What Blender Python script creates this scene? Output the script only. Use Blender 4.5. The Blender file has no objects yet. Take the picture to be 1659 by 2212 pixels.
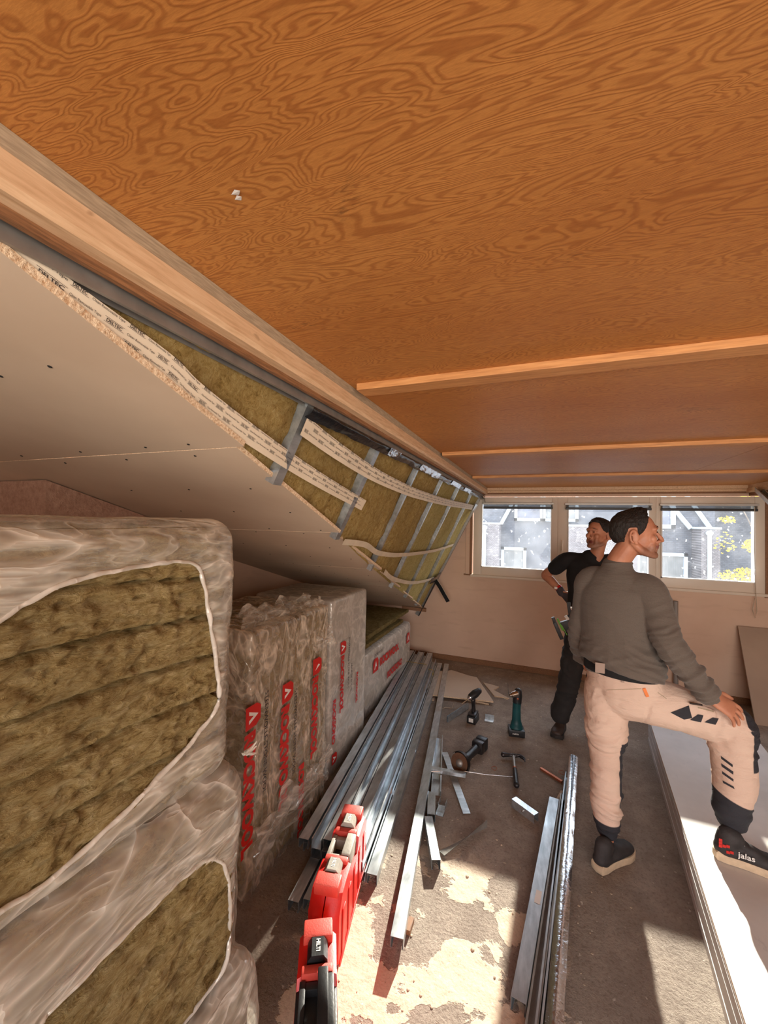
import bpy, bmesh, math, random
import numpy as np
from mathutils import Vector, Matrix, noise
random.seed(7)
SC = bpy.context.scene
COL = SC.collection
PI = math.pi
R = math.radians

# ------------------------------------------------------------------ camera
YAW, PITCH, ROLL, FPX = 0.37307, 0.026079, 0.022213, 848.39
CX, CY, CAM_H = 829.5, 1106.0, 1.70
def _cam_axes():
    cy, sy = math.cos(YAW), math.sin(YAW)
    F = Vector((-sy, cy, 0)); Rr = Vector((cy, sy, 0)); U = Vector((0, 0, 1))
    F2 = F*math.cos(PITCH) + U*math.sin(PITCH); U2 = -F*math.sin(PITCH) + U*math.cos(PITCH)
    R3 = Rr*math.cos(ROLL) + U2*math.sin(ROLL); U3 = -Rr*math.sin(ROLL) + U2*math.cos(ROLL)
    return R3, U3, F2
CR, CU, CF = _cam_axes()
CAMP = Vector((0, 0, CAM_H))
cd = bpy.data.cameras.new('camera'); cam = bpy.data.objects.new('camera', cd); COL.objects.link(cam)
cd.sensor_fit = 'HORIZONTAL'; cd.sensor_width = 36; cd.lens = FPX/1659*36; cd.clip_start = 0.02; cd.clip_end = 200
cam.matrix_world = Matrix(((CR.x, CU.x, -CF.x, 0), (CR.y, CU.y, -CF.y, 0), (CR.z, CU.z, -CF.z, CAM_H), (0, 0, 0, 1)))
SC.camera = cam
# measuring helpers: read a real-world position off the photograph on a known plane
def ray(x, y): return CR*(x-CX) - CU*(y-CY) + CF*FPX
def onz(x, y, z=0.0):
    d = ray(x, y); return CAMP + d*((z-CAM_H)/d.z)
def ony(x, y, Y):
    d = ray(x, y); return CAMP + d*(Y/d.y)
def onx(x, y, X):
    d = ray(x, y); return CAMP + d*(X/d.x)

# ------------------------------------------------------------------ light
SUN_AZ, SUN_EL = R(4.2), R(22.5)
SUN_E, SKY_E, EXPO = 12.5, 5.6, 0.55
w = bpy.data.worlds.new('sky'); SC.world = w; w.use_nodes = True
nt = w.node_tree; nt.nodes.clear()
wo = nt.nodes.new('ShaderNodeOutputWorld'); bg = nt.nodes.new('ShaderNodeBackground')
tc = nt.nodes.new('ShaderNodeTexCoord'); sx = nt.nodes.new('ShaderNodeSeparateXYZ'); cr = nt.nodes.new('ShaderNodeValToRGB')
nt.links.new(tc.outputs['Generated'], sx.inputs[0]); nt.links.new(sx.outputs['Z'], cr.inputs[0])
cr.color_ramp.elements[0].position = 0.0; cr.color_ramp.elements[0].color = (1.0, .93, .84, 1)
cr.color_ramp.elements[1].position = 0.6; cr.color_ramp.elements[1].color = (.78, .86, 1.0, 1)
nt.links.new(cr.outputs[0], bg.inputs[0]); bg.inputs[1].default_value = SKY_E
nt.links.new(bg.outputs[0], wo.inputs[0])
sd = bpy.data.lights.new('sun', 'SUN'); sd.energy = SUN_E; sd.angle = R(0.6); sd.color = (1.0, .90, .76)
sun = bpy.data.objects.new('sun', sd); COL.objects.link(sun)
_sdir = Vector((math.sin(SUN_AZ)*math.cos(SUN_EL), math.cos(SUN_AZ)*math.cos(SUN_EL), math.sin(SUN_EL)))
sun.rotation_euler = _sdir.to_track_quat('Z', 'Y').to_euler(); sun.location = (1, 20, 9)
# unseen opening added behind the camera to let sky fill in; portals guide it
def area(name, loc, rot, sx_, sy_, e, colr, portal=False):
    d = bpy.data.lights.new(name, 'AREA'); d.shape = 'RECTANGLE'; d.size = sx_; d.size_y = sy_; d.energy = e; d.color = colr
    if portal: d.cycles.is_portal = True
    o = bpy.data.objects.new(name, d); COL.objects.link(o); o.location = loc; o.rotation_euler = rot
    return o
area('rear_fill_portal', (1.1, -1.62, 1.30), (R(90), 0, 0), 3.4, 1.7, 1, (1, 1, 1), True)
area('front_window_portal', (0.66, 5.12, 1.5), (R(-90), 0, 0), 2.8, 1.0, 1, (1, 1, 1), True)
SC.view_settings.view_transform = 'Standard'; SC.view_settings.look = 'None'
SC.view_settings.gamma = 1; SC.view_settings.use_curve_mapping = False; SC.view_settings.exposure = EXPO
try:
    SC.cycles.max_bounces = 9; SC.cycles.diffuse_bounces = 5; SC.cycles.transparent_max_bounces = 24
    SC.cycles.caustics_reflective = False; SC.cycles.caustics_refractive = False
    SC.cycles.use_denoising = True; SC.cycles.sample_clamp_indirect = 6
except Exception: pass

# ------------------------------------------------------------------ materials
def srgb(r, g, b):
    f = lambda c: (c/255/12.92) if c/255 <= .04045 else ((c/255+.055)/1.055)**2.4
    return (f(r), f(g), f(b), 1)
class NT:
    def __init__(s, name):
        s.m = bpy.data.materials.new(name); s.m.use_nodes = True; s.t = s.m.node_tree; s.t.nodes.clear()
        s.out = s.n('ShaderNodeOutputMaterial'); s.p = s.n('ShaderNodeBsdfPrincipled'); s.l(s.p.outputs[0], s.out.inputs[0])
        s.tc = s.n('ShaderNodeTexCoord')
    def n(s, t, **k):
        x = s.t.nodes.new(t)
        for a, b in k.items(): setattr(x, a, b)
        return x
    def l(s, a, b): s.t.links.new(a, b)
    def map(s, scale=(1, 1, 1), rot=(0, 0, 0)):
        m = s.n('ShaderNodeMapping'); m.inputs['Scale'].default_value = scale; m.inputs['Rotation'].default_value = rot
        s.l(s.tc.outputs['Object'], m.inputs[0]); return m.outputs[0]
    def noise(s, scale, vec=None, detail=4, rough=.55, dist=0.0):
        x = s.n('ShaderNodeTexNoise'); x.inputs['Scale'].default_value = scale; x.inputs['Detail'].default_value = detail
        x.inputs['Roughness'].default_value = rough; x.inputs['Distortion'].default_value = dist
        s.l(vec if vec is not None else s.tc.outputs['Object'], x.inputs['Vector']); return x.outputs['Fac']
    def ramp(s, fac, stops, interp='LINEAR'):
        r = s.n('ShaderNodeValToRGB'); cr = r.color_ramp; cr.interpolation = interp
        while len(cr.elements) < len(stops): cr.elements.new(.5)
        for e, (p, c) in zip(cr.elements, stops):
            e.position = p; e.color = c if isinstance(c, (tuple, list)) else (c, c, c, 1)
        s.l(fac, r.inputs[0]); return r.outputs[0]
    def mix(s, fac, a, b, mode='MIX'):
        x = s.n('ShaderNodeMix', data_type='RGBA', blend_type=mode)
        if isinstance(fac, (int, float)): x.inputs[0].default_value = fac
        else: s.l(fac, x.inputs[0])
        for i, v in ((6, a), (7, b)):
            if isinstance(v, (tuple, list)): x.inputs[i].default_value = v
            else: s.l(v, x.inputs[i])
        return x.outputs[2]
    def math(s, op, a, b=None, c=None):
        x = s.n('ShaderNodeMath', operation=op)
        for i, v in enumerate((a, b, c)):
            if v is None: continue
            if isinstance(v, (int, float)): x.inputs[i].default_value = v
            else: s.l(v, x.inputs[i])
        return x.outputs[0]
    def bump(s, h, strength=.3, dist=.01, prev=None):
        b = s.n('ShaderNodeBump'); b.inputs['Strength'].default_value = strength; b.inputs['Distance'].default_value = dist
        s.l(h, b.inputs['Height'])
        if prev is not None: s.l(prev, b.inputs['Normal'])
        return b.outputs[0]
    def set(s, **k):
        for a, v in k.items():
            i = s.p.inputs[{'col': 'Base Color', 'rough': 'Roughness', 'metal': 'Metallic', 'normal': 'Normal', 'spec': 'Specular IOR Level', 'alpha': 'Alpha', 'sheen': 'Sheen Weight', 'coat': 'Coat Weight'}[a]]
            if isinstance(v, (int, float, tuple, list)): i.default_value = v
            else: s.l(v, i)
        return s.m
def simple(name, c, rough=.6, metal=0., var=.12, scale=8., bump=0., bscale=60., stretch=(1, 1, 1), spec=.5):
    n = NT(name); v = n.map(stretch)
    f = n.noise(scale, v)
    d = tuple(x*(1-var) for x in c[:3]) + (1,); l = tuple(min(1, x*(1+var)) for x in c[:3]) + (1,)
    n.set(col=n.ramp(f, [(.3, d), (.7, l)]), rough=rough, metal=metal, spec=spec)
    if bump: n.set(normal=n.bump(n.noise(bscale, v, 5), bump, .004))
    return n.m
M = {}
def mk():
    # plywood ceiling, rotary-cut grain along X
    n = NT('plywood'); v = n.map((.50, 2.6, 1)); f = n.noise(5.2, v, 3.0, .5, .8); f = n.math('ADD', n.math('MULTIPLY', f, .55), n.math('MULTIPLY', n.noise(1.3, n.map((.5, 2.2, 1)), 2), .6))
    s1 = n.math('FRACT', n.math('MULTIPLY', f, 58.0)); s1 = n.math('ABSOLUTE', n.math('SUBTRACT', s1, .5))
    line = n.ramp(s1, [(.0, 1.0), (.14, .75), (.27, .1), (.5, 0.0)])
    fine = n.noise(60, n.map((1, 9, 1)), 4, .6); fine2 = n.noise(320, n.map((.5, 7, 1)), 2)
    big = n.noise(1.1, n.map((.6, 1.6, 1)), 3)
    basec = n.ramp(big, [(.3, srgb(184, 118, 56)), (.7, srgb(212, 148, 80))])
    c = n.mix(n.math('MULTIPLY', line, .50), basec, srgb(134, 66, 22))
    c = n.mix(n.ramp(fine, [(.35, .28), (.6, 0)]), c, srgb(128, 66, 26))
    c = n.mix(n.ramp(fine2, [(.3, .22), (.55, 0)]), c, srgb(120, 62, 26))
    knots = n.ramp(n.noise(5.5, n.map((.6, 2.2, 1)), 2), [(.74, 0.0), (.80, .75)])
    c = n.mix(knots, c, srgb(84, 44, 20))
    stn = n.math('MULTIPLY', n.ramp(n.noise(3.3, n.map((.8, 1.5, 1)), 3), [(.66, 0.), (.72, .8)]), n.ramp(n.noise(28, n.map((1, 3, 1)), 4, .7), [(.50, 0.), (.62, .8)]))
    c = n.mix(stn, c, srgb(70, 42, 24))
    M['ply'] = n.set(col=c, rough=.5, spec=.35, normal=n.bump(line, .12, .002))
    n = NT('joist_wood'); f = n.noise(9, n.map((1, 14, 14)), 5, .6)
    c = n.ramp(f, [(.25, srgb(168, 108, 58)), (.6, srgb(206, 146, 88)), (.8, srgb(214, 160, 104))])
    k = n.ramp(n.noise(7, n.map((1, 2, 2)), 2), [(.72, 0.), (.8, .8)])
    M['joist'] = n.set(col=n.mix(k, c, srgb(96, 52, 26)), rough=.6)
    n = NT('painted_beam'); f = n.noise(14, n.map((9, .9, 9)), 5, .6)
    c = n.ramp(f, [(.25, srgb(190, 150, 112)), (.55, srgb(216, 180, 142)), (.8, srgb(226, 196, 160))])
    k = n.ramp(n.noise(26, n.map((1, .5, 1)), 3), [(.68, 0.), (.74, .6)])
    M['beam'] = n.set(col=n.mix(k, c, srgb(150, 112, 80)), rough=.55, normal=n.bump(f, .15, .003))
    n = NT('primer_grey'); f = n.noise(60, n.map((6, .5, 6)), 4)
    M['primer'] = n.set(col=n.ramp(f, [(.3, srgb(150, 132, 108)), (.7, srgb(186, 166, 138))]), rough=.7)
    n = NT('brown_timber'); f = n.noise(30, n.map((8, .5, 8)), 5, .65)
    M['timber'] = n.set(col=n.ramp(f, [(.25, srgb(92, 62, 40)), (.55, srgb(142, 98, 64)), (.8, srgb(172, 126, 86))]), rough=.65, normal=n.bump(f, .3, .003))
    # raw plaster wall
    n = NT('wall_plaster'); f = n.noise(1.6, None, 4); g = n.noise(160, None, 3)
    st = n.ramp(n.noise(3.2, n.map((1, 1, 5)), 4), [(.58, 0.), (.78, .35)])
    c = n.ramp(f, [(.3, srgb(206, 172, 148)), (.7, srgb(222, 190, 166))])
    M['wall'] = n.set(col=n.mix(st, c, srgb(178, 140, 116)), rough=.75, normal=n.bump(g, .08, .002))
    n = NT('rough_render'); g = n.noise(38, None, 6, .7)
    M['render'] = n.set(col=n.ramp(g, [(.3, srgb(176, 134, 112)), (.7, srgb(212, 170, 146))]), rough=.9, normal=n.bump(g, 1.0, .02))
    # gypsum board paper
    n = NT('board_paper'); f = n.noise(2.0, None, 5); g = n.noise(300, None, 2)
    M['board'] = n.set(col=n.ramp(f, [(.3, srgb(192, 168, 144)), (.7, srgb(208, 186, 162))]), rough=.7, normal=n.bump(g, .06, .001))
    n = NT('board_core'); f = n.noise(160, None, 4, .7)
    M['core'] = n.set(col=n.ramp(f, [(.35, srgb(190, 150, 112)), (.6, srgb(238, 214, 182))]), rough=.9, normal=n.bump(f, .8, .004))
    n = NT('board_grey'); f = n.noise(3.0, None, 5, .6); sc_ = n.ramp(n.noise(22, n.map((1, .5, 1)), 5, .7), [(.62, 0.), (.72, .3)])
    c = n.ramp(f, [(.3, srgb(196, 192, 188)), (.7, srgb(216, 212, 208))])
    M['boardgrey'] = n.set(col=n.mix(sc_, c, srgb(150, 148, 150)), rough=.6)
    n = NT('leaning_board'); f = n.noise(2.0, None, 4)
    M['boardbrown'] = n.set(col=n.ramp(f, [(.3, srgb(160, 136, 118)), (.7, srgb(176, 152, 132))]), rough=.8)
    # floor: dusty screed, rough crust with smooth beige patches
    n = NT('floor_screed'); f = n.noise(1.9, None, 5, .6, .6); g = n.noise(70, None, 6, .72); h = n.noise(14, None, 5, .6)
    mask = n.ramp(n.noise(2.6, None, 7, .62, .3), [(.495, 0.), (.507, 1.)])
    c = n.ramp(f, [(.3, srgb(160, 144, 130)), (.5, srgb(180, 163, 147)), (.72, srgb(200, 184, 168))])
    c = n.mix(n.ramp(h, [(.35, .35), (.6, 0.)]), c, srgb(130, 112, 98))
    c = n.mix(n.ramp(g, [(.32, .6), (.5, 0.)]), c, srgb(116, 98, 84))
    c2 = n.ramp(n.noise(90, None, 4), [(.3, srgb(190, 170, 148)), (.5, srgb(210, 190, 166))])
    sp_ = n.n('ShaderNodeSeparateXYZ'); n.l(n.tc.outputs['Object'], sp_.inputs[0])
    dx = n.math('ADD', sp_.outputs['X'], .35); dy = n.math('MULTIPLY', n.math('SUBTRACT', sp_.outputs['Y'], 1.35), .75)
    rr = n.math('SQRT', n.math('ADD', n.math('MULTIPLY', dx, dx), n.math('MULTIPLY', dy, dy)))
    reg = n.ramp(n.math('ADD', rr, n.math('MULTIPLY', n.noise(3, None, 4), .5)), [(.72, 1.), (.86, 0.)])
    mask = n.math('MULTIPLY', mask, reg)
    c = n.mix(n.math('MULTIPLY', mask, .9), c, c2)
    specks = n.ramp(n.noise(42, None, 2, .5), [(.70, 0.), (.73, .8)])
    c = n.mix(specks, c, srgb(226, 214, 200))
    rough_h = n.math('MULTIPLY', n.math('SUBTRACT', 1.0, mask), g)
    hh = n.math('ADD', n.math('MULTIPLY', rough_h, 1.0), n.math('MULTIPLY', mask, .68))
    hh = n.math('ADD', hh, n.math('MULTIPLY', h, .35))
    M['floor'] = n.set(col=c, rough=.82, normal=n.bump(hh, 1.0, .02))
    # mineral wool
    def wool(name, lo, mid, hi, st, bs=1.0):
        n = NT(name); v = n.map(st); f = n.noise(14, v, 8, .72, 1.6); g = n.noise(60, v, 6, .75, 1.2); b = n.noise(3, None, 4)
        c = n.ramp(n.math('ADD', n.math('MULTIPLY', f, .6), n.math('MULTIPLY', g, .4)), [(.36, lo), (.47, mid), (.62, hi)])
        c = n.mix(n.ramp(b, [(.35, .35), (.65, 0.)]), c, lo)
        h = n.math('ADD', f, n.math('MULTIPLY', g, .7))
        return n.set(col=c, rough=.95, spec=.1, normal=n.bump(h, bs, .035))
    M['wool'] = wool('mineral_wool', srgb(116, 90, 50), srgb(196, 166, 108), srgb(236, 212, 158), (1.6, 1.0, 2.6), 1.0)
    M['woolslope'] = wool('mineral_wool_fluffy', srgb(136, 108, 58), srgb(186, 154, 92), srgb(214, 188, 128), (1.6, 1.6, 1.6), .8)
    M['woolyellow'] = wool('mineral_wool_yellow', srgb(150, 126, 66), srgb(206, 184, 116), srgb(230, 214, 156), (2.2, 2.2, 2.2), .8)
    M['woolboard'] = wool('wool_board', srgb(92, 74, 42), srgb(146, 122, 72), srgb(184, 160, 104), (1, 1, 3))
    # metal
    n = NT('galvanised'); f = n.noise(40, n.map((1, .25, 1)), 4, .6); g = n.noise(6, None, 3)
    M['zinc'] = n.set(col=n.ramp(f, [(.3, srgb(168, 176, 180)), (.7, srgb(212, 218, 222))]), metal=.85, rough=n.ramp(g, [(.3, .28), (.7, .46)]))
    M['zincdull'] = simple('galvanised_dull', srgb(160, 156, 150), .5, .7, .15, 20)
    M['foil'] = simple('foil', srgb(205, 210, 216), .2, 1., .1, 12, .6, 40)
    M['steeldark'] = simple('tool_steel', srgb(70, 66, 66), .38, .85, .3, 20, .2, 60)
    M['chrome'] = simple('chrome', srgb(196, 190, 184), .22, 1., .1, 12)
    M['dark'] = simple('dark_void', srgb(26, 22, 20), .9, 0, .2, 5)
    M['black'] = simple('black_plastic', srgb(30, 30, 32), .42, 0, .25, 12, .15, 120)
    M['membrane'] = simple('black_membrane', srgb(28, 30, 34), .16, .2, .2, 8, .8, 22)
    M['red'] = simple('red_plastic', srgb(206, 26, 18), .42, 0, .1, 10, .12, 140)
    M['redend'] = simple('red_plastic_faded', srgb(196, 66, 54), .5, 0, .1, 30, .2, 200)
    M['greyplastic'] = simple('grey_plastic', srgb(158, 152, 142), .55, 0, .18, 30, .2, 120)
    M['teal'] = simple('teal_plastic', srgb(18, 74, 78), .42, 0, .3, 12)
    M['white'] = simple('white_print', srgb(232, 228, 222), .6, 0, .03)
    M['black_print'] = simple('black_print', srgb(58, 50, 46), .6, 0, .05)
    M['redprint'] = simple('red_print', srgb(198, 34, 26), .5, 0, .1, 9)
    M['papertape'] = simple('paper_tape', srgb(222, 206, 182), .6, 0, .05, 6)
    M['whitetape'] = simple('white_tape', srgb(206, 190, 166), .35, 0, .12, 12)
    M['pvc'] = simple('window_frame_pvc', srgb(222, 206, 188), .4, 0, .05, 3)
    M['pvcwhite'] = simple('white_frame', srgb(236, 234, 230), .5, 0, .04, 3)
    M['blind'] = simple('blind_dark', srgb(44, 40, 38), .45, 0, .1, 6)
    M['blindrail'] = simple('blind_rail', srgb(190, 184, 176), .4, .2, .05, 6)
    M['cord'] = simple('cord', srgb(186, 168, 146), .8, 0, .05)
    M['pipe'] = simple('pvc_pipe', srgb(140, 132, 126), .5, 0, .08, 4)
    M['disc'] = simple('cutting_disc', srgb(96, 66, 46), .8, .1, .3, 30, .5, 120)
    M['copper'] = simple('copper', srgb(176, 104, 74), .4, .7, .15, 20)
    M['orange'] = simple('orange_plastic', srgb(232, 120, 30), .5, 0, .1)
    M['yellowstrap'] = simple('yellow_strap', srgb(206, 168, 60), .5, 0, .1)
    M['chip'] = simple('debris', srgb(198, 178, 154), .9, 0, .3, 12)
    # people
    n = NT('skin'); f = n.noise(14, None, 4); n.p.inputs['Subsurface Weight'].default_value = .08; n.p.inputs['Subsurface Radius'].default_value = (.6, .25, .12); n.p.inputs['Subsurface Scale'].default_value = .02
    at = n.n('ShaderNodeAttribute', attribute_name='stubble'); al = n.n('ShaderNodeAttribute', attribute_name='lip')
    st = n.math('MULTIPLY', at.outputs['Fac'], n.ramp(n.noise(500, None, 2), [(.3, .35), (.6, 1.)]))
    sk = n.mix(st, n.ramp(f, [(.3, srgb(178, 116, 88)), (.7, srgb(202, 142, 112))]), srgb(108, 80, 66)); sk = n.mix(al.outputs['Fac'], sk, srgb(120, 60, 52))
    M['skin'] = n.set(col=sk, rough=.5, normal=n.bump(n.noise(220, None, 3), .1, .002))
    M['lip'] = simple('lips', srgb(150, 84, 72), .5, 0, .1)
    M['beard'] = simple('stubble_skin', srgb(142, 96, 72), .7, 0, .2, 120, .3, 400)
    n = NT('hair'); f = n.noise(90, n.map((1, 1, .35)), 4, .7)
    M['hair'] = n.set(col=n.ramp(f, [(.3, srgb(14, 11, 10)), (.75, srgb(46, 34, 27))]), rough=.55, normal=n.bump(f, 1.0, .01))
    M['eye'] = simple('eye_dark', srgb(34, 24, 20), .2, 0, .1)
    n = NT('sweater_knit'); f = n.noise(900, None, 2); g = n.noise(9, n.map((1, 1, 2.5)), 4, .6)
    M['sweater'] = n.set(col=n.ramp(f, [(.3, srgb(86, 77, 70)), (.7, srgb(112, 101, 92))]), rough=.9, sheen=.15, normal=n.bump(g, .45, .02, n.bump(f, .25, .002)))
    n = NT('work_trousers'); f = n.noise(7, n.map((1, 1, 2.6)), 5, .6, .5); g = n.noise(3, None, 4)
    at = n.n('ShaderNodeAttribute', attribute_name='dark_cloth'); ms = n.ramp(n.math('ADD', n.math('MULTIPLY', at.outputs['Fac'], 40.0), .5), [(.42, 0.), (.58, 1.)])
    cc = n.mix(ms, n.ramp(g, [(.3, srgb(206, 176, 158)), (.7, srgb(222, 196, 178))]), srgb(42, 42, 48))
    M['trouser'] = n.set(col=cc, rough=.85, normal=n.bump(f, .5, .03))
    M['trouserdark'] = simple('trouser_dark', srgb(44, 44, 50), .85, 0, .2, 14, .4, 30)
    M['blackcloth'] = simple('black_cotton', srgb(24, 23, 25), .9, 0, .25, 10, .5, 16)
    M['blackwork'] = simple('black_work_cloth', srgb(38, 35, 35), .88, 0, .35, 9, .5, 20)
    M['glove'] = simple('grey_glove', srgb(74, 66, 70), .85, 0, .15, 30, .3, 80)
    M['boot'] = simple('brown_boot', srgb(60, 46, 40), .6, 0, .3, 20, .3, 60)
    M['sole'] = simple('dusty_sole', srgb(206, 182, 152), .75, 0, .15, 30, .3, 90)
    M['soledark'] = simple('dark_sole', srgb(50, 44, 42), .8, 0, .15, 30)
    M['shoe'] = simple('shoe_fabric', srgb(48, 44, 44), .75, 0, .35, 26, .3, 90)
    M['green'] = simple('green_handle', srgb(96, 168, 40), .5, 0, .1)
    # outdoors
    n = NT('hung_tiles'); bt = n.n('ShaderNodeTexBrick'); n.l(n.map((1, 1, 1), (R(90), 0, 0)), bt.inputs['Vector'])
    bt.inputs['Scale'].default_value = 4.2; bt.inputs['Color1'].default_value = srgb(64, 68, 78); bt.inputs['Color2'].default_value = srgb(50, 54, 64); bt.inputs['Mortar'].default_value = srgb(34, 38, 46)
    M['tiles'] = n.set(col=bt.outputs[0], rough=.8)
    n = NT('pale_brick'); bt = n.n('ShaderNodeTexBrick'); n.l(n.map((1, 1, 1), (R(90), 0, 0)), bt.inputs['Vector'])
    bt.inputs['Scale'].default_value = 6.5; bt.inputs['Mortar Size'].default_value = .03; bt.inputs['Color1'].default_value = srgb(104, 100, 104); bt.inputs['Color2'].default_value = srgb(84, 80, 84); bt.inputs['Mortar'].default_value = srgb(56, 54, 58)
    M['brick'] = n.set(col=bt.outputs[0], rough=.85)
    M['trimblue'] = simple('pale_trim', srgb(150, 164, 176), .6, 0, .03)
    M['paneout'] = simple('outer_pane', srgb(58, 66, 84), .15, 0, .4, 2)
    M['curtain'] = simple('curtain_pane', srgb(84, 88, 92), .5, 0, .2, 3, 0, 1, (14, 1, 1))
    n = NT('autumn_leaf'); g = n.noise(2.0, None, 3)
    n.p.inputs['Transmission Weight'].default_value = 0.0
    c = n.ramp(g, [(.35, srgb(196, 160, 40)), (.55, srgb(226, 196, 60)), (.7, srgb(206, 120, 36))])
    tr = n.n('ShaderNodeBsdfTranslucent'); n.l(c, tr.inputs[0]); mx = n.n('ShaderNodeMixShader'); mx.inputs[0].default_value = .6
    n.set(col=c, rough=.6); n.l(n.p.outputs[0], mx.inputs[1]); n.l(tr.outputs[0], mx.inputs[2]); n.l(mx.outputs[0], n.out.inputs[0]); M['leaf'] = n.m
    M['bark'] = simple('bark', srgb(92, 84, 78), .9, 0, .3, 9, .5, 30)
    M['ground'] = simple('street', srgb(70, 68, 64), .9, 0, .2, 1)
    # dirty window glass: clear pane + light-scattering dust
    n = NT('dusty_glass'); tr = n.n('ShaderNodeBsdfTransparent'); tr.inputs[0].default_value = (.93, .96, .97, 1)
    gl = n.n('ShaderNodeBsdfGlossy'); gl.inputs['Roughness'].default_value = .03
    tl = n.n('ShaderNodeBsdfTranslucent'); tl.inputs[0].default_value = (.85, .9, 1, 1)
    a = n.n('ShaderNodeMixShader'); a.inputs[0].default_value = .012; n.l(tr.outputs[0], a.inputs[1]); n.l(gl.outputs[0], a.inputs[2])
    b = n.n('ShaderNodeMixShader'); sp = n.ramp(n.noise(26, None, 2, .5), [(.68, .012), (.72, .22)]); sm = n.ramp(n.noise(4, None, 5, .65), [(.4, 0.), (.75, .03)])
    n.l(n.math('ADD', sp, sm), b.inputs[0]); n.l(a.outputs[0], b.inputs[1]); n.l(tl.outputs[0], b.inputs[2]); n.l(b.outputs[0], n.out.inputs[0]); n.t.nodes.remove(n.p); M['glass'] = n.m
    # stretched polythene film
    def film(name, lo, hi, st, bs, tint=(.96, .88, .76, 1), rot=(0, 0, 0)):
        n = NT(name); v = n.map(st, rot); f = n.noise(5, v, 3, .5, .7); g = n.noise(11, v, 3, .5, .5); b = n.noise(2.4, None, 3)
        rg = lambda x, k: n.math('POWER', n.math('SUBTRACT', 1.0, n.math('ABSOLUTE', n.math('MULTIPLY', n.math('SUBTRACT', x, .5), 4.0))), k)
        r1 = n.math('MAXIMUM', rg(f, 7.0), 0.0); r2 = n.math('MAXIMUM', rg(g, 6.0), 0.0); rgd = n.math('ADD', r1, n.math('MULTIPLY', r2, .6))
        tr = n.n('ShaderNodeBsdfTransparent'); tr.inputs[0].default_value = (.97, .96, .94, 1)
        h = n.math('ADD', n.math('ADD', f, n.math('MULTIPLY', g, .4)), n.math('MULTIPLY', rgd, .12))
        nb = n.bump(h, bs, .03)
        df = n.n('ShaderNodeBsdfDiffuse'); df.inputs[0].default_value = tint
        tl = n.n('ShaderNodeBsdfTranslucent'); tl.inputs[0].default_value = tint
        gl = n.n('ShaderNodeBsdfGlossy'); gl.inputs['Roughness'].default_value = .18; gl.inputs[0].default_value = (1, .97, .92, 1)
        for x in (df, gl): n.l(nb, x.inputs['Normal'])
        m1 = n.n('ShaderNodeMixShader'); m1.inputs[0].default_value = .4; n.l(df.outputs[0], m1.inputs[1]); n.l(tl.outputs[0], m1.inputs[2])
        fac = n.math('MINIMUM', n.math('ADD', n.math('ADD', lo, n.math('MULTIPLY', rgd, hi-lo)), n.ramp(b, [(.35, 0.), (.7, .08)])), .95)
        m2 = n.n('ShaderNodeMixShader'); n.l(fac, m2.inputs[0]); n.l(tr.outputs[0], m2.inputs[1]); n.l(m1.outputs[0], m2.inputs[2])
        m3 = n.n('ShaderNodeMixShader'); m3.inputs[0].default_value = .10; n.l(m2.outputs[0], m3.inputs[1]); n.l(gl.outputs[0], m3.inputs[2])
        n.l(m3.outputs[0], n.out.inputs[0]); n.t.nodes.remove(n.p); return n.m
    M['film'] = film('plastic_film', .12, .72, (1, .55, 1.9), .8, rot=(R(14), 0, 0))
    M['filmpack'] = film('plastic_film_pack', .15, .80, (1, 1.5, .9), 1.0, (1, .87, .70, 1), rot=(R(-10), 0, 0))
    M['filmmilky'] = film('plastic_film_milky', .24, .80, (1, .5, 2.0), .8, (.92, .85, .75, 1), rot=(R(38), 0, 0))
    M['filmwhite'] = film('plastic_film_white', .58, .92, (1, 1.2, 1.2), .4, (.93, .87, .79, 1))
mk()

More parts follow.
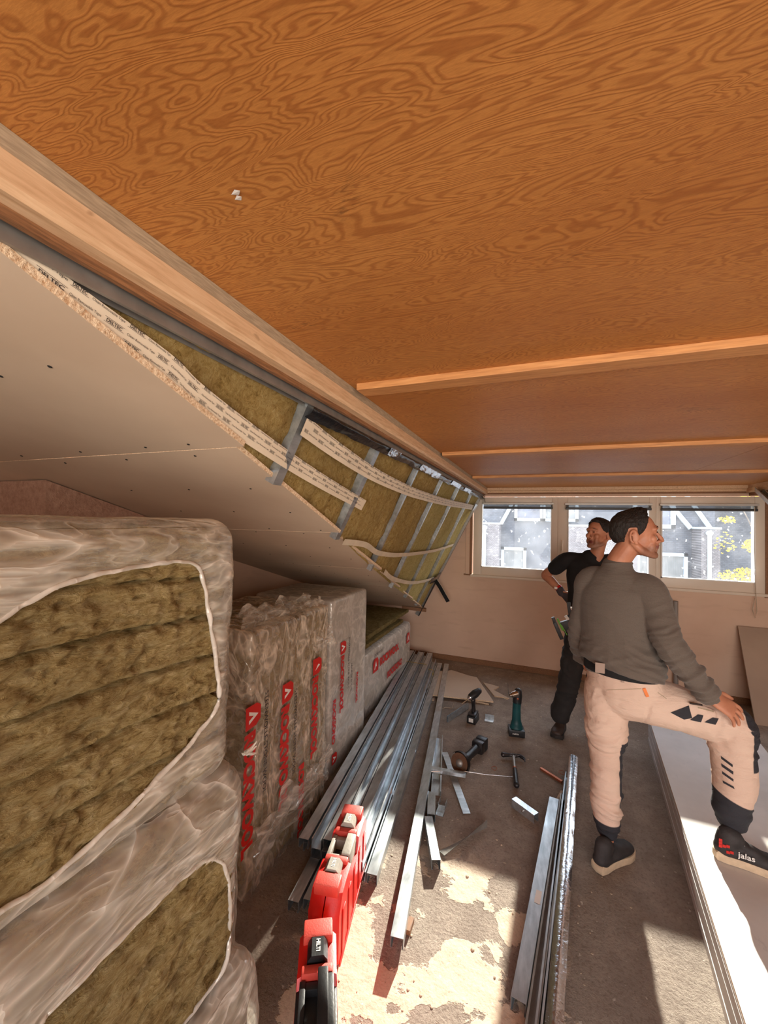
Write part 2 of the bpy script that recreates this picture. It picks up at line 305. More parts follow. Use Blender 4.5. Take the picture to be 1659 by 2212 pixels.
# ------------------------------------------------------------------ mesh helpers
def frame(axis, up=Vector((0, 0, 1))):
    a = Vector(axis).normalized(); u = Vector(up)
    if abs(a.dot(u.normalized())) > .995: u = Vector((0, 1, 0)) if abs(a.y) < .9 else Vector((1, 0, 0))
    s = u.cross(a).normalized(); t = a.cross(s).normalized()
    return a, s, t      # along, side, up-ish
class MB:
    def __init__(s): s.v = []; s.f = []; s.mi = []
    def add(s, vs, fs, mi=0):
        o = len(s.v); s.v += [Vector(x) for x in vs]; s.f += [tuple(i+o for i in f) for f in fs]; s.mi += [mi]*len(fs); return s
    def box(s, a, b, mi=0, bev=0., mat=None):
        x0, y0, z0 = a; x1, y1, z1 = b
        if bev:
            bm = bmesh.new(); bmesh.ops.create_cube(bm, size=1)
            for q in bm.verts: q.co = Vector(((x0+x1)/2+q.co.x*(x1-x0), (y0+y1)/2+q.co.y*(y1-y0), (z0+z1)/2+q.co.z*(z1-z0)))
            bmesh.ops.bevel(bm, geom=bm.edges[:], offset=bev, segments=2, affect='EDGES', profile=.6)
            vs = [q.co.copy() for q in bm.verts]; bm.verts.index_update(); fs = [[q.index for q in f.verts] for f in bm.faces]; bm.free()
        else:
            vs = [Vector((x, y, z)) for z in (z0, z1) for y in (y0, y1) for x in (x0, x1)]
            fs = [(0, 2, 3, 1), (4, 5, 7, 6), (0, 1, 5, 4), (2, 6, 7, 3), (0, 4, 6, 2), (1, 3, 7, 5)]
        if mat is not None: vs = [mat @ q for q in vs]
        return s.add(vs, fs, mi)
    def beam(s, A, B, w, h, up=(0, 0, 1), bev=0., mi=0):
        A = Vector(A); B = Vector(B); a, sd_, t = frame(B-A, Vector(up)); L = (B-A).length
        m = Matrix(((a.x, sd_.x, t.x, A.x), (a.y, sd_.y, t.y, A.y), (a.z, sd_.z, t.z, A.z), (0, 0, 0, 1)))
        return s.box((0, -w/2, -h/2), (L, w/2, h/2), mi, bev, m)
    def prism(s, prof, A, B, up=(0, 0, 1), mi=0, twist=0.):
        """prof: 2-D polygon (side, up) carried from A to B"""
        A = Vector(A); B = Vector(B); a, sd_, t = frame(B-A, Vector(up)); n = len(prof)
        c, q = math.cos(twist), math.sin(twist)
        vs = [A + sd_*p[0] + t*p[1] for p in prof] + [B + sd_*(p[0]*c-p[1]*q) + t*(p[0]*q+p[1]*c) for p in prof]
        fs = [(i, (i+1) % n, n+(i+1) % n, n+i) for i in range(n)]
        fs += [tuple(range(n-1, -1, -1)), tuple(range(n, 2*n))]
        return s.add(vs, fs, mi)
    def tube(s, pts, r, n=10, mi=0, caps=True, up=(0, 0, 1)):
        pts = [Vector(p) for p in pts]; rs = r if isinstance(r, list) else [r]*len(pts)
        vs = []
        for i, p in enumerate(pts):
            d = pts[min(i+1, len(pts)-1)] - pts[max(i-1, 0)]
            a, sd_, t = frame(d, Vector(up)); rr = rs[i]; rx, ry = rr if isinstance(rr, tuple) else (rr, rr)
            vs += [p + sd_*rx*math.cos(2*PI*k/n) + t*ry*math.sin(2*PI*k/n) for k in range(n)]
        fs = [(i*n+k, i*n+(k+1) % n, (i+1)*n+(k+1) % n, (i+1)*n+k) for i in range(len(pts)-1) for k in range(n)]
        if caps: fs += [tuple(range(n-1, -1, -1)), tuple((len(pts)-1)*n+k for k in range(n))]
        return s.add(vs, fs, mi)
    def ell(s, c, r, ax=None, nu=20, nv=12, mi=0):
        c = Vector(c); X, Y, Z = ax if ax else (Vector((1, 0, 0)), Vector((0, 1, 0)), Vector((0, 0, 1)))
        vs = [c - Z*r[2]]
        for j in range(1, nv):
            t = -PI/2 + PI*j/nv
            for i in range(nu):
                a = 2*PI*i/nu; vs.append(c + X*r[0]*math.cos(t)*math.cos(a) + Y*r[1]*math.cos(t)*math.sin(a) + Z*r[2]*math.sin(t))
        vs.append(c + Z*r[2]); e = len(vs)-1
        fs = [(0, 1+(i+1) % nu, 1+i) for i in range(nu)]
        fs += [(1+j*nu+i, 1+j*nu+(i+1) % nu, 1+(j+1)*nu+(i+1) % nu, 1+(j+1)*nu+i) for j in range(nv-2) for i in range(nu)]
        fs += [(1+(nv-2)*nu+i, 1+(nv-2)*nu+(i+1) % nu, e) for i in range(nu)]
        return s.add(vs, fs, mi)
    def limb(s, pts, rads, side=None, n=18, sub=5, mi=0):
        """closed tapered limb with rounded ends; rads = r or (rx along side, ry)"""
        P = [Vector(p) for p in pts]; Rr = [(r if isinstance(r, tuple) else (r, r)) for r in rads]
        cen = []; rr = []
        for i in range(len(P)-1):
            p0 = P[max(i-1, 0)]; p1 = P[i]; p2 = P[i+1]; p3 = P[min(i+2, len(P)-1)]
            for k in range(sub):
                t = k/sub
                cen.append(.5*((2*p1)+(p2-p0)*t+(2*p0-5*p1+4*p2-p3)*t*t+(3*p1-p0-3*p2+p3)*t**3))
                st = t*t*(3-2*t); rr.append((Rr[i][0]*(1-st)+Rr[i+1][0]*st, Rr[i][1]*(1-st)+Rr[i+1][1]*st))
        cen.append(P[-1]); rr.append(Rr[-1])
        d0 = (cen[0]-cen[1]).normalized(); d1 = (cen[-1]-cen[-2]).normalized()
        m0 = min(rr[0]); m1 = min(rr[-1])
        pre = [(cen[0]+d0*m0*math.sin(a), (rr[0][0]*math.cos(a), rr[0][1]*math.cos(a))) for a in (R(82), R(60), R(30))]
        post = [(cen[-1]+d1*m1*math.sin(a), (rr[-1][0]*math.cos(a), rr[-1][1]*math.cos(a))) for a in (R(30), R(60), R(82))]
        seq = pre + list(zip(cen, rr)) + post
        vs = []; prev = None
        for i, (p, r_) in enumerate(seq):
            d = (seq[min(i+1, len(seq)-1)][0] - seq[max(i-1, 0)][0]).normalized()
            sd_ = Vector(side) if side is not None else (prev if prev is not None else (Vector((1, 0, 0)) if abs(d.x) < .8 else Vector((0, 1, 0))))
            sd_ = (sd_ - d*sd_.dot(d)).normalized(); prev = sd_; t = d.cross(sd_)
            vs += [p + sd_*r_[0]*math.cos(2*PI*k/n) + t*r_[1]*math.sin(2*PI*k/n) for k in range(n)]
        L = len(seq)
        fs = [(i*n+k, i*n+(k+1) % n, (i+1)*n+(k+1) % n, (i+1)*n+k) for i in range(L-1) for k in range(n)]
        fs += [tuple(range(n-1, -1, -1)), tuple((L-1)*n+k for k in range(n))]
        return s.add(vs, fs, mi)
    def grid(s, fn, nu, nv, keep=None, mi=0):
        vs = [fn(i/nu, j/nv) for j in range(nv+1) for i in range(nu+1)]
        fs = []
        for j in range(nv):
            for i in range(nu):
                if keep and not keep((i+.5)/nu, (j+.5)/nv): continue
                fs.append((j*(nu+1)+i, j*(nu+1)+i+1, (j+1)*(nu+1)+i+1, (j+1)*(nu+1)+i))
        return s.add(vs, fs, mi)
    def build(s, name, mats, parent=None, smooth=False, local=False):
        me = bpy.data.meshes.new(name)
        vs = s.v
        if parent is not None and not local:
            inv = parent['_m'] if False else PM[parent.name]; vs = [inv @ q for q in vs]
        me.from_pydata([tuple(q) for q in vs], [], s.f)
        for m in (mats if isinstance(mats, (list, tuple)) else [mats]): me.materials.append(M[m] if isinstance(m, str) else m)
        if any(s.mi): me.polygons.foreach_set('material_index', s.mi)
        bm = bmesh.new(); bm.from_mesh(me); 
        bmesh.ops.recalc_face_normals(bm, faces=bm.faces[:]); bm.to_mesh(me); bm.free()
        if smooth:
            me.polygons.foreach_set('use_smooth', [True]*len(me.polygons))
            if smooth != 'all':
                try: me.set_sharp_from_angle(angle=R(38))
                except Exception: pass
        me.update()
        o = bpy.data.objects.new(name, me); COL.objects.link(o)
        if parent is not None: o.parent = parent
        return o
PM = {}
def root(name, label, cat, loc, rz=0., group=None):
    o = bpy.data.objects.new(name, None); COL.objects.link(o); o.location = loc; o.rotation_euler = (0, 0, rz); o.empty_display_size = .1
    o['label'] = label; o['category'] = cat
    if group: o['group'] = group
    PM[o.name] = (Matrix.Translation(Vector(loc)) @ Matrix.Rotation(rz, 4, 'Z')).inverted()
    return o
def tag(o, label, cat, group=None, kind=None):
    o['label'] = label; o['category'] = cat
    if group: o['group'] = group
    if kind: o['kind'] = kind
    return o
def struct(o, label=None, cat=None):
    o['kind'] = 'structure'
    if label: o['label'] = label
    if cat: o['category'] = cat
    return o
def copy_tree(o, parent=None):
    c = o.copy(); COL.objects.link(c)
    if parent: c.parent = parent
    for ch in list(o.children): copy_tree(ch, c)
    return c
def fbm(p, o=4):
    t = 0; a = 1; s_ = 0
    for i in range(o): t += a*noise.noise(p); s_ += a; a *= .5; p = p*2.03
    return t/s_
_tx = {}
def text_geo(txt, bold=.012):
    """glyph outlines, height ~1, as verts/faces in the plane"""
    k = (txt, bold)
    if k not in _tx:
        cu = bpy.data.curves.new('t', 'FONT'); cu.body = txt; cu.size = 1.0; cu.offset = bold; cu.resolution_u = 3; cu.fill_mode = 'FRONT'
        o = bpy.data.objects.new('t', cu); COL.objects.link(o)
        dg = bpy.context.evaluated_depsgraph_get(); dg.update(); me = bpy.data.meshes.new_from_object(o.evaluated_get(dg))
        vs = [q.co.copy() for q in me.vertices]; fs = [tuple(p.vertices) for p in me.polygons]
        bpy.data.objects.remove(o); bpy.data.curves.remove(cu); bpy.data.meshes.remove(me)
        _tx[k] = (vs, fs, max([q.x for q in vs] or [1]))
    return _tx[k]
def put_text(mb, txt, fn, size, u0=0., v0=0., bold=.012, sx=1.0, mi=0):
    """fn(u, v) -> world point"""
    vs, fs, wd = text_geo(txt, bold)
    mb.add([fn(u0 + q.x*size*sx, v0 + q.y*size) for q in vs], fs, mi); return wd*size*sx
def blob(mb, name, mats, parent, voxel=.007, smooth_it=4, disp=None, mat_fn=None, attrs=None):
    """fuse overlapping closed shapes into one continuous skin"""
    me = bpy.data.meshes.new(name); me.from_pydata([tuple(q) for q in mb.v], [], mb.f)
    bm = bmesh.new(); bm.from_mesh(me); bmesh.ops.recalc_face_normals(bm, faces=bm.faces[:]); bm.to_mesh(me); bm.free()
    o = bpy.data.objects.new(name, me); COL.objects.link(o)
    r = o.modifiers.new('r', 'REMESH'); r.mode = 'VOXEL'; r.voxel_size = voxel; r.adaptivity = 0
    if smooth_it: s_ = o.modifiers.new('s', 'SMOOTH'); s_.factor = .5; s_.iterations = smooth_it
    dg = bpy.context.evaluated_depsgraph_get(); dg.update(); ev = bpy.data.meshes.new_from_object(o.evaluated_get(dg))
    o.modifiers.clear(); o.data = ev; ev.name = name; bpy.data.meshes.remove(me)
    if disp:
        ns = [q.normal.copy() for q in ev.vertices]
        for q, nn in zip(ev.vertices, ns): q.co = disp(q.co.copy(), nn)
    ev.materials.clear()
    for m in (mats if isinstance(mats, (list, tuple)) else [mats]): ev.materials.append(M[m])
    if mat_fn:
        ev.update()
        for p in ev.polygons: p.material_index = mat_fn(p.center, p.normal)
    for an, f_ in (attrs or {}).items():
        A_ = ev.attributes.new(an, 'FLOAT', 'POINT'); A_.data.foreach_set('value', [float(f_(q.co, q.normal)) for q in ev.vertices])
    ev.polygons.foreach_set('use_smooth', [True]*len(ev.polygons))
    if parent is not None:
        inv = PM[parent.name]
        ev.transform(inv); o.parent = parent
    ev.update(); return o

from mathutils.bvhtree import BVHTree
def decal(name, ob, parent, quad, mat, lift=.0018, nu=6, nv=3):
    """cloth patch that follows the surface: corner points measured in the photo, dropped onto the garment"""
    me = ob.data; inv = PM[parent.name]; W = inv.inverted()
    bv = BVHTree.FromPolygons([W @ q.co for q in me.vertices], [tuple(p.vertices) for p in me.polygons])
    a, b, c, d = [Vector((x, y)) for x, y in quad]; mb = MB(); ok = True; vs = []
    for j in range(nv+1):
        for i in range(nu+1):
            u, v = i/nu, j/nv; p = (a*(1-u)+b*u)*(1-v) + (d*(1-u)+c*u)*v
            r_ = ray(p.x, p.y).normalized(); hit, n_, _, _ = bv.ray_cast(CAMP, r_, 20)
            if hit is None: return None
            if n_.dot(r_) > 0: n_ = -n_
            vs.append(hit + n_*lift)
    mb.add(vs, [(j*(nu+1)+i, j*(nu+1)+i+1, (j+1)*(nu+1)+i+1, (j+1)*(nu+1)+i) for j in range(nv) for i in range(nu)])
    return mb.build(name, mat, parent, 'all')
# ================================================================== the room
D = 4.92; ZC = 2.144; XL = -.575; XR = 1.92
def sbox(name, a, b, m, bev=0.): return struct(MB().box(a, b, 0, bev).build(name, m))
floor_mb = MB(); floor_mb.box((-2.3, -1.7, -.15), (2.9, D+.05, 0)); struct(floor_mb.build('floor', 'floor'))
# window wall with one long opening
WX0, WX1, WZ0, WZ1 = -.745, 2.075, 1.075, 2.045
mb = MB()
mb.box((-2.4, D, -.15), (2.95, D+.14, WZ0)); mb.box((-2.4, D, WZ1), (2.95, D+.14, 2.4))
mb.box((-2.4, D, WZ0), (WX0, D+.14, WZ1)); mb.box((WX1, D, WZ0), (2.95, D+.14, WZ1))
struct(mb.build('wall_front', 'wall'))
sbox('wall_left', (-2.35, -1.7, -.1), (-2.2, D, 2.4), 'wall')
sbox('wall_right', (2.7, -1.7, -.1), (2.85, D, 2.4), 'wall')
mb = MB(); mb.box((-2.35, -1.85, -.1), (-.6, -1.7, 2.4)); mb.box((-.6, -1.85, -.1), (2.85, -1.7, .42)); mb.box((-.6, -1.85, 2.1), (2.85, -1.7, 2.4))  # unseen back wall; its wide opening is added and sized for sky fill
struct(mb.build('wall_back', 'wall'))
ZP = lambda Y: 1.886 - (.268 if Y < .803 else .312)*(Y-.803)
# chimney breast in rough render behind the wrapped bales
mb = MB(); mb.add([(-2.21, .95, 0), (-1.80, .95, 0), (-1.80, 1.40, 0), (-2.21, 1.40, 0), (-2.21, .95, ZP(.95)-.004), (-1.80, .95, ZP(.95)-.004), (-1.80, 1.40, ZP(1.40)-.004), (-2.21, 1.40, ZP(1.40)-.004)], [(0, 1, 2, 3), (4, 7, 6, 5), (0, 4, 5, 1), (1, 5, 6, 2), (2, 6, 7, 3), (3, 7, 4, 0)])
struct(mb.build('wall_chimney', 'render'))
# ceiling: two plywood fields with a straight joint, boarded over
mb = MB(); XJ = 1.10
mb.box((XL, -1.7, ZC), (XJ-.0012, D, ZC+.012)); mb.box((XJ+.0012, -1.7, ZC), (XR, D, ZC+.012))
struct(mb.build('ceiling', 'ply'))
sbox('ceiling_deck', (-.72, -1.85, ZC+.013), (2.9, D+.14, ZC+.14), 'dark')
# unseen slabs added over the sloping boards to keep daylight out of the void
mb = MB()
ZP = lambda Y: 1.886 - (.268 if Y < .803 else .312)*(Y-.803)
def quadslab(mb, x0, x1, y0, y1, dz, th):
    vs = [Vector((x, y, ZP(y)+dz+t)) for t in (0, th) for y in (y0, y1) for x in (x0, x1)]
    mb.add(vs, [(0, 2, 3, 1), (4, 5, 7, 6), (0, 1, 5, 4), (2, 6, 7, 3), (0, 4, 6, 2), (1, 3, 7, 5)])
quadslab(mb, -2.35, -1.60, -.2, D, .10, .05)
mb.box((-2.35, -1.85, 2.22), (-.60, .4, 2.3))
bk = [Vector((-.66 - (2.035-z_)*.5035 - .06, y_, z_)) for y_, z_ in ((-.2, 2.2), (D, 2.2), (D, ZP(D)+.03), (.803, ZP(.803)+.045), (-.1, ZP(-.1)+.045))]
mb.add(bk, [(0, 1, 2, 3, 4)])
struct(mb.build('roof_light_block', 'dark'))
# plywood battens across the ceiling: each a joist cover strip
for k, (y0, xe) in enumerate(((1.132, -.548), (2.40, -.56), (3.66, -.565))):
    mb = MB(); mb.box((xe, y0, ZC-.021), (XR+.02, y0+.068, ZC+.004), 0, .002)
    struct(mb.build('trim_%d' % (k+1), 'joist'))
# fascia beams on both sides of the ceiling
def fascia(name, X, sgn):
    mb = MB(); pr = [(0, ZC), (0, ZC-.028), (.006, ZC-.030), (.006, ZC-.064), (.001, ZC-.074), (-.028, ZC-.074), (-.028, ZC)]
    vs = [Vector((X + sgn*p[0], y, p[1])) for y in (-1.7, D) for p in pr]; n = 7
    mb.add(vs, [(i, (i+1) % n, n+(i+1) % n, n+i) for i in range(n)] + [tuple(range(n)), tuple(range(n, 2*n))])
    return struct(mb.build(name, 'beam'))
fascia('trim_4', XL, 1); fascia('trim_5', XR, -1)
# grey primed strip on the fascia
mb = MB(); mb.box((XL+.0005, -1.7, ZC-.0275), (XL+.0022, D-.01, ZC-.0005)); struct(mb.build('trim_6', 'primer'))
# brown timber behind and below the fascia
sbox('trim_7', (XL-.034, -1.7, 2.056), (XL-.024, D, 2.12), 'timber')
sbox('trim_8', (XR+.022, .4, 2.04), (XR+.06, D, 2.12), 'timber')
# head trim above the windows
mb = MB(); mb.box((XL, D-.045, ZC-.035), (XR, D, ZC+.001), 0, .003); mb.box((XL, D-.028, ZC-.060), (XR, D, ZC-.036), 0, .002)
struct(mb.build('trim_9', 'beam'))
sbox('trim_10', (-.62, D-.014, ZC-.078), (2.1, D, ZC-.060), 'timber')
# skirting under the windows
sbox('baseboard_front', (-1.75, D-.018, 0), (2.7, D, .062), 'timber', .003)
# vertical timber beside the first window and bare gap
mb = MB(); mb.box((-.822, D-.022, 1.085), (-.775, D+.001, 1.80), 0, .002); struct(mb.build('trim_11', 'wall'))
sbox('trim_12', (-.775, D-.010, 1.085), (-.752, D+.002, 2.0), 'timber')
sbox('trim_13', (-.84, D-.03, 1.072), (-.745, D, 1.087), 'timber')
sbox('trim_14', (2.06, D-.02, 1.05), (2.10, D, 2.05), 'timber')

# ------------------------------------------------------------------ windows
def window(k, x0, x1, gx0, gx1, handle=None, blind=None):
    fr = MB(); gz0, gz1 = 1.185, 1.955; y0, y1 = D-.012, D+.07
    fr.box((x0, y0, WZ0+.012), (gx0, y1, WZ1-.012), 0, .004); fr.box((gx1, y0, WZ0+.012), (x1, y1, WZ1-.012), 0, .004)
    fr.box((gx0, y0, WZ0+.012), (gx1, y1, gz0), 0, .004); fr.box((gx0, y0, gz1), (gx1, y1, WZ1-.012), 0, .004)
    o = struct(fr.build('window_%d' % k, 'pvc', smooth=True))
    PM[o.name] = Matrix.Identity(4)
    sh = MB(); e = .022
    sh.box((gx0-.0, y0-.016, gz0), (gx0+.010, y0+.03, gz1)); sh.box((gx1-.010, y0-.016, gz0), (gx1, y0+.03, gz1)); sh.box((gx0, y0-.016, gz0), (gx1, y0+.03, gz0+.010)); sh.box((gx0, y0-.01, gz1-.01), (gx1, y0+.03, gz1))
    sh.build('sash', 'pvcwhite', o)
    gl = MB(); gl.box((gx0+.004, D+.030, gz0+.004), (gx1-.004, D+.034, gz1-.004)); gl.build('pane', 'glass', o)
    if handle:
        h = MB(); h.box((handle-.012, y0-.010, 1.40), (handle+.012, y0, 1.47), 0, .004); h.tube([(handle, y0-.008, 1.43), (handle, y0-.035, 1.43)], .008, 8); h.tube([(handle, y0-.035, 1.425), (handle, y0-.036, 1.48), (handle+.002, y0-.034, 1.545)], [.009, .008, .007], 8)
        h.build('handle', 'pvc', o, True)
    return o
window(1, WX0+.012, .215, -.636, .152)
window(2, .215, 1.165, .318, 1.105, handle=.262)
window(3, 1.165, WX1-.008, 1.208, 1.984)
sl = MB(); sl.box((-.76, D-.035, 1.060), (2.08, D+.01, 1.088), 0, .006); struct(sl.build('trim_15', 'pvc', smooth=True))
def blind(label, x0, x1, z, dark=True):
    r_ = root('window_blind', label, 'blind', ((x0+x1)/2, D-.05, z), 0, None)
    MB().box((x0, D-.060, z+.012), (x1, D-.028, z+.034), 0, .003).build('headrail', 'blindrail', r_)
    s_ = MB()
    for i in range(6): s_.box((x0+.012, D-.058, z-.014+i*.0042), (x1-.012, D-.030, z-.0118+i*.0042))
    s_.build('slats', 'blind', r_)
    MB().box((x0+.010, D-.062, z-.040), (x1-.010, D-.026, z-.015), 0, .004).build('bottom_rail', 'blind', r_)
    return r_
blind('raised slatted blind across the top of the left window', -.62, .17, 1.932)
blind('raised dark slatted blind across the top of the middle window', .285, 1.125, 1.928)
b3 = blind('raised dark slatted blind across the top of the right window with a cord', 1.19, 2.0, 1.925)
c = MB(); c.tube([(1.962, D-.062, 1.93), (1.958, D-.064, 1.5), (1.962, D-.065, 1.30), (1.972, D-.05, 1.16), (1.978, D-.045, 1.05), (1.990, D-.03, .92), (1.975, D-.03, .85), (1.955, D-.03, .93), (1.970, D-.045, 1.05)], .0028, 6); c.build('pull_cord', 'cord', b3, True)
c = MB(); c.tube([(1.961, D-.064, 1.27), (1.962, D-.064, 1.33)], [.010, .005], 8); c.build('cord_toggle', 'pvcwhite', b3, True)

# ------------------------------------------------------------------ the insulated slope S
SO = Vector((-.64, 0, 2.035)); ST = Vector((-.4497, 0, -.8932)); SN = Vector((.8932, 0, -.4497))
def S(Y, s_, h=0.): return Vector((SO.x, Y, SO.z)) + ST*s_ + SN*h
def sEnd(Y): return (SO.z - ZP(Y))/.8932
STUDS = [(1.00, 1.02), (1.565, 1.63), (2.19, 2.34), (2.82, 3.03), (3.47, 3.68), (4.19, 4.42), (4.84, 4.86)]
edges = [(.12, .12)] + STUDS
bl = ['brown wool batt of the sloping wall, nearest the camera beside the grey track', 'wool batt between the first and second steel studs of the sloping wall', 'wool batt between the second and third steel studs of the sloping wall',
      'wool batt between the third and fourth steel studs of the sloping wall', 'ribbed yellowish wool batt right of the fourth steel stud', 'pale yellow wool batt, second from the window wall', 'narrow sunlit wool batt at the window end of the sloping wall']
for k in range(7):
    (a0, a1), (b0, b1) = edges[k], edges[k+1]
    nu = max(16, int((b0-a0)/.012)); nv = 90
    seed = k*13.7
    def fn(u, v, a0=a0, a1=a1, b0=b0, b1=b1, k=k, seed=seed):
        m0 = (a0+b0)/2; Yt = a0+(b0-a0)*u; Yb = a1+(b1-a1)*u
        se = sEnd(Yb) - .012; s_ = -.03 + (se+.03)*v; q = s_/1.7; Y = Yt + (Yb-Yt)*min(1, q*1.0)
        ed = min(u, 1-u); rim = 1-math.exp(-ed*9)
        h = -.030 + .022*rim + .016*fbm(Vector((Y*6, s_*5, seed)), 5) + .007*fbm(Vector((Y*26, s_*22, seed)), 3)
        if k >= 4: h += .0035*math.sin(s_*210)*(.5+.5*noise.noise(Vector((Y*3, s_*3, seed))))
        return S(Y, s_, h)
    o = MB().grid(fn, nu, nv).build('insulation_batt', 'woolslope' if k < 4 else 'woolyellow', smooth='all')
    tag(o, bl[k], 'insulation', 'wool batts in the sloping wall')
def cprofile(w_, h_, lip=.007, t=.0016):
    """open C: web at the bottom, flanges up"""
    a = w_/2
    return [(-a, 0), (a, 0), (a, h_), (a-lip, h_), (a-lip, h_-t), (a-t, h_-t), (a-t, t), (-a+t, t), (-a+t, h_-t), (-a+lip, h_-t), (-a+lip, h_), (-a, h_)]
def flip(p): hm = max(q[1] for q in p); return [(x, hm-y) for x, y in reversed(p)]
sl_ = ['first', 'second', 'third', 'fourth', 'fifth', 'sixth']
for k, (y0, y1) in enumerate(STUDS[:6]):
    se = sEnd(y1) + .01; A = S(y0, -.01, -.028); B = S(y0+(y1-y0)*se/1.7, se, -.028)
    mb = MB(); mb.prism(flip(cprofile(.040 if k < 2 else .024, .034 if k < 2 else .030, .007 if k < 2 else .004)), A, B, SN)
    tag(mb.build('metal_stud', 'zinc'), 'steel stud running down the sloping wool wall, %s from the camera' % sl_[k], 'metal stud', 'steel studs in the sloping wall')
# end stud + timber edge at the window wall
mb = MB(); mb.beam(S(4.86, -.02, -.02), S(4.88, 1.70, -.02), .03, .05, SN); tag(mb.build('edge_profile', 'zincdull'), 'last steel profile of the sloping wall, against the window wall', 'metal profile')
mb = MB()
for d_ in (0, .02, .045): mb.tube([S(4.80-d_, 1.05+d_, .004), S(4.84-d_, 1.4, .008), S(4.86-d_*.5, 1.69, .01)], .0035, 6)
tag(mb.build('loose_cable', 'black', smooth=True), 'dark cables hanging along the window end of the sloping wall', 'cable')
# steel U-track along the top
mb = MB(); mb.prism([(0, 0), (.0, .034), (.002, .036), (.05, .036), (.05, .034), (.002, .032), (.002, 0)], (-.640, -.3, 2.036), (-.640, 4.86, 2.036), (0, 0, 1))
tag(mb.build('ceiling_track', 'zincdull'), 'long grey steel track under the brown timber, above the wool', 'metal track')
mb = MB(); mb.box((-.626, -.3, 2.038), (-.619, 4.86, 2.0725)); struct(mb.build('trim_16', 'zincdull'))
# folded glossy black membrane under the track
def mf(u, v):
    Y = .97 + u*3.9; wv = .012*fbm(Vector((Y*7, v*2, 3)), 4); sag = .012+.012*fbm(Vector((Y*2.3, 0, 8)), 3)
    a = v*PI*1.15
    return Vector((-.608 - .022*v + .010*math.sin(a) + wv*.6, Y, 2.030 - .027*v*(1+sag*6) + wv*.9*(v > .1)))
tag(MB().grid(mf, 420, 12).build('vapour_membrane', 'membrane', smooth='all'), 'folded glossy black membrane along the top of the sloping wool', 'membrane')
for k, (ya, yb) in enumerate(((1.60, 1.74), (2.1, 2.55), (2.95, 3.3), (3.5, 3.85))):
    def ff(u, v, ya=ya, yb=yb):
        Y = ya+(yb-ya)*u; return Vector((-.596 - .022*v + .004*fbm(Vector((Y*30, v*4, 1)), 3), Y, 2.026 - .026*v*(1+.6*noise.noise(Vector((Y*9, 0, 0)))) + .005*fbm(Vector((Y*25, v*5, 7)), 3)))
    tag(MB().grid(ff, 60, 8).build('foil_tape', 'foil', smooth='all'), ['crumpled foil tape on the black membrane, nearest the camera', 'longest crumpled foil tape on the black membrane', 'third crumpled foil tape on the black membrane', 'foil tape on the membrane closest to the window'][k], 'foil tape', 'foil tapes on the membrane')
# straps / tapes across the slope (Y, s) control points
def tapefn(pts, wd, h=.016, clip=False):
    L = [0]
    for i in range(1, len(pts)): L.append(L[-1]+math.hypot(pts[i][0]-pts[i-1][0], pts[i][1]-pts[i-1][1]))
    def f(u, v, lift=0.):
        u = max(0, min(L[-1]-1e-6, u)); i = max(j for j in range(len(L)-1) if L[j] <= u); t = (u-L[i])/(L[i+1]-L[i])
        P = [pts[max(i-1, 0)], pts[i], pts[i+1], pts[min(i+2, len(pts)-1)]]
        cr_ = lambda c: .5*((2*P[1][c])+(P[2][c]-P[0][c])*t+(2*P[0][c]-5*P[1][c]+4*P[2][c]-P[3][c])*t*t+(3*P[1][c]-P[0][c]-3*P[2][c]+P[3][c])*t**3)
        Y, s_ = cr_(0), cr_(1)
        if clip: return S(Y, min(s_ + v, sEnd(Y)-.006),
            h + lift + .004*noise.noise(Vector((Y*5, v*9, wd*99))))
        return S(Y, s_ + v, h + lift + .004*noise.noise(Vector((Y*5, v*9, wd*99))))
    return f, L[-1]
def tape(pts, wd, label, m, text=True, h=.016, tsize=.009, clip=False):
    f, L = tapefn(pts, wd, h, clip)
    o = tag(MB().grid(lambda u, v: f(u*L, (v-.5)*wd), int(L/.02)+4, 4).build('tape_strip', m, smooth='all'), label, 'tape', 'paper tapes across the sloping wool'); PM[o.name] = Matrix.Identity(4)
    if text:
        mb = MB(); row = 0; v = -wd/2+tsize*.7
        while v < wd/2 - tsize*.4:
            u = .02 + (row % 2)*.06
            while u < L-.1:
                for str_, bx in (('DELTEC', True), ('Clean Removable Tape', False)):
                    sz = tsize*(1.0 if bx else .78)
                    wdt = put_text(mb, str_, lambda a, b: f(u+a, v-b, .0012), sz, 0, 0, .02 if bx else .0)
                    if bx:
                        for (a0, a1, b0, b1) in ((-.003, wdt+.003, sz*.86, sz*.93), (-.003, wdt+.003, -sz*.22, -sz*.15)):
                            mb.add([f(u+a0, v-b0, .0012), f(u+a1, v-b0, .0012), f(u+a1, v-b1, .0012), f(u+a0, v-b1, .0012)], [(0, 1, 2, 3)])
                    u += wdt + .008
            v += tsize*2.05; row += 1
        if mb.v: mb.build('printed_text', 'black_print', o)
    return o
T1 = []
for x_, y_ in ((-60, 493), (0, 536), (137, 639), (362, 795), (434, 860), (580, 966), (690, 1037), (786, 1092)):
    d_ = ray(x_, y_); o_ = Vector((-.64, 0, 2.035)) + SN*.006; t_ = (o_-CAMP).dot(SN)/d_.dot(SN); p_ = CAMP+d_*t_; T1.append((p_.y, (o_.z-p_.z)/.8932))
tape(T1, .052, 'printed paper tape running beside the plasterboard edge from the left', 'papertape', True, .006, .0072, True)
tape([(.985, .052), (1.25, .09), (1.603, .128), (2.0, .152), (2.38, .165), (3.2, .170), (4.0, .158), (4.62, .150)], .058, 'printed tape sagging under the black membrane across the studs', 'papertape', True, .020, .0085)
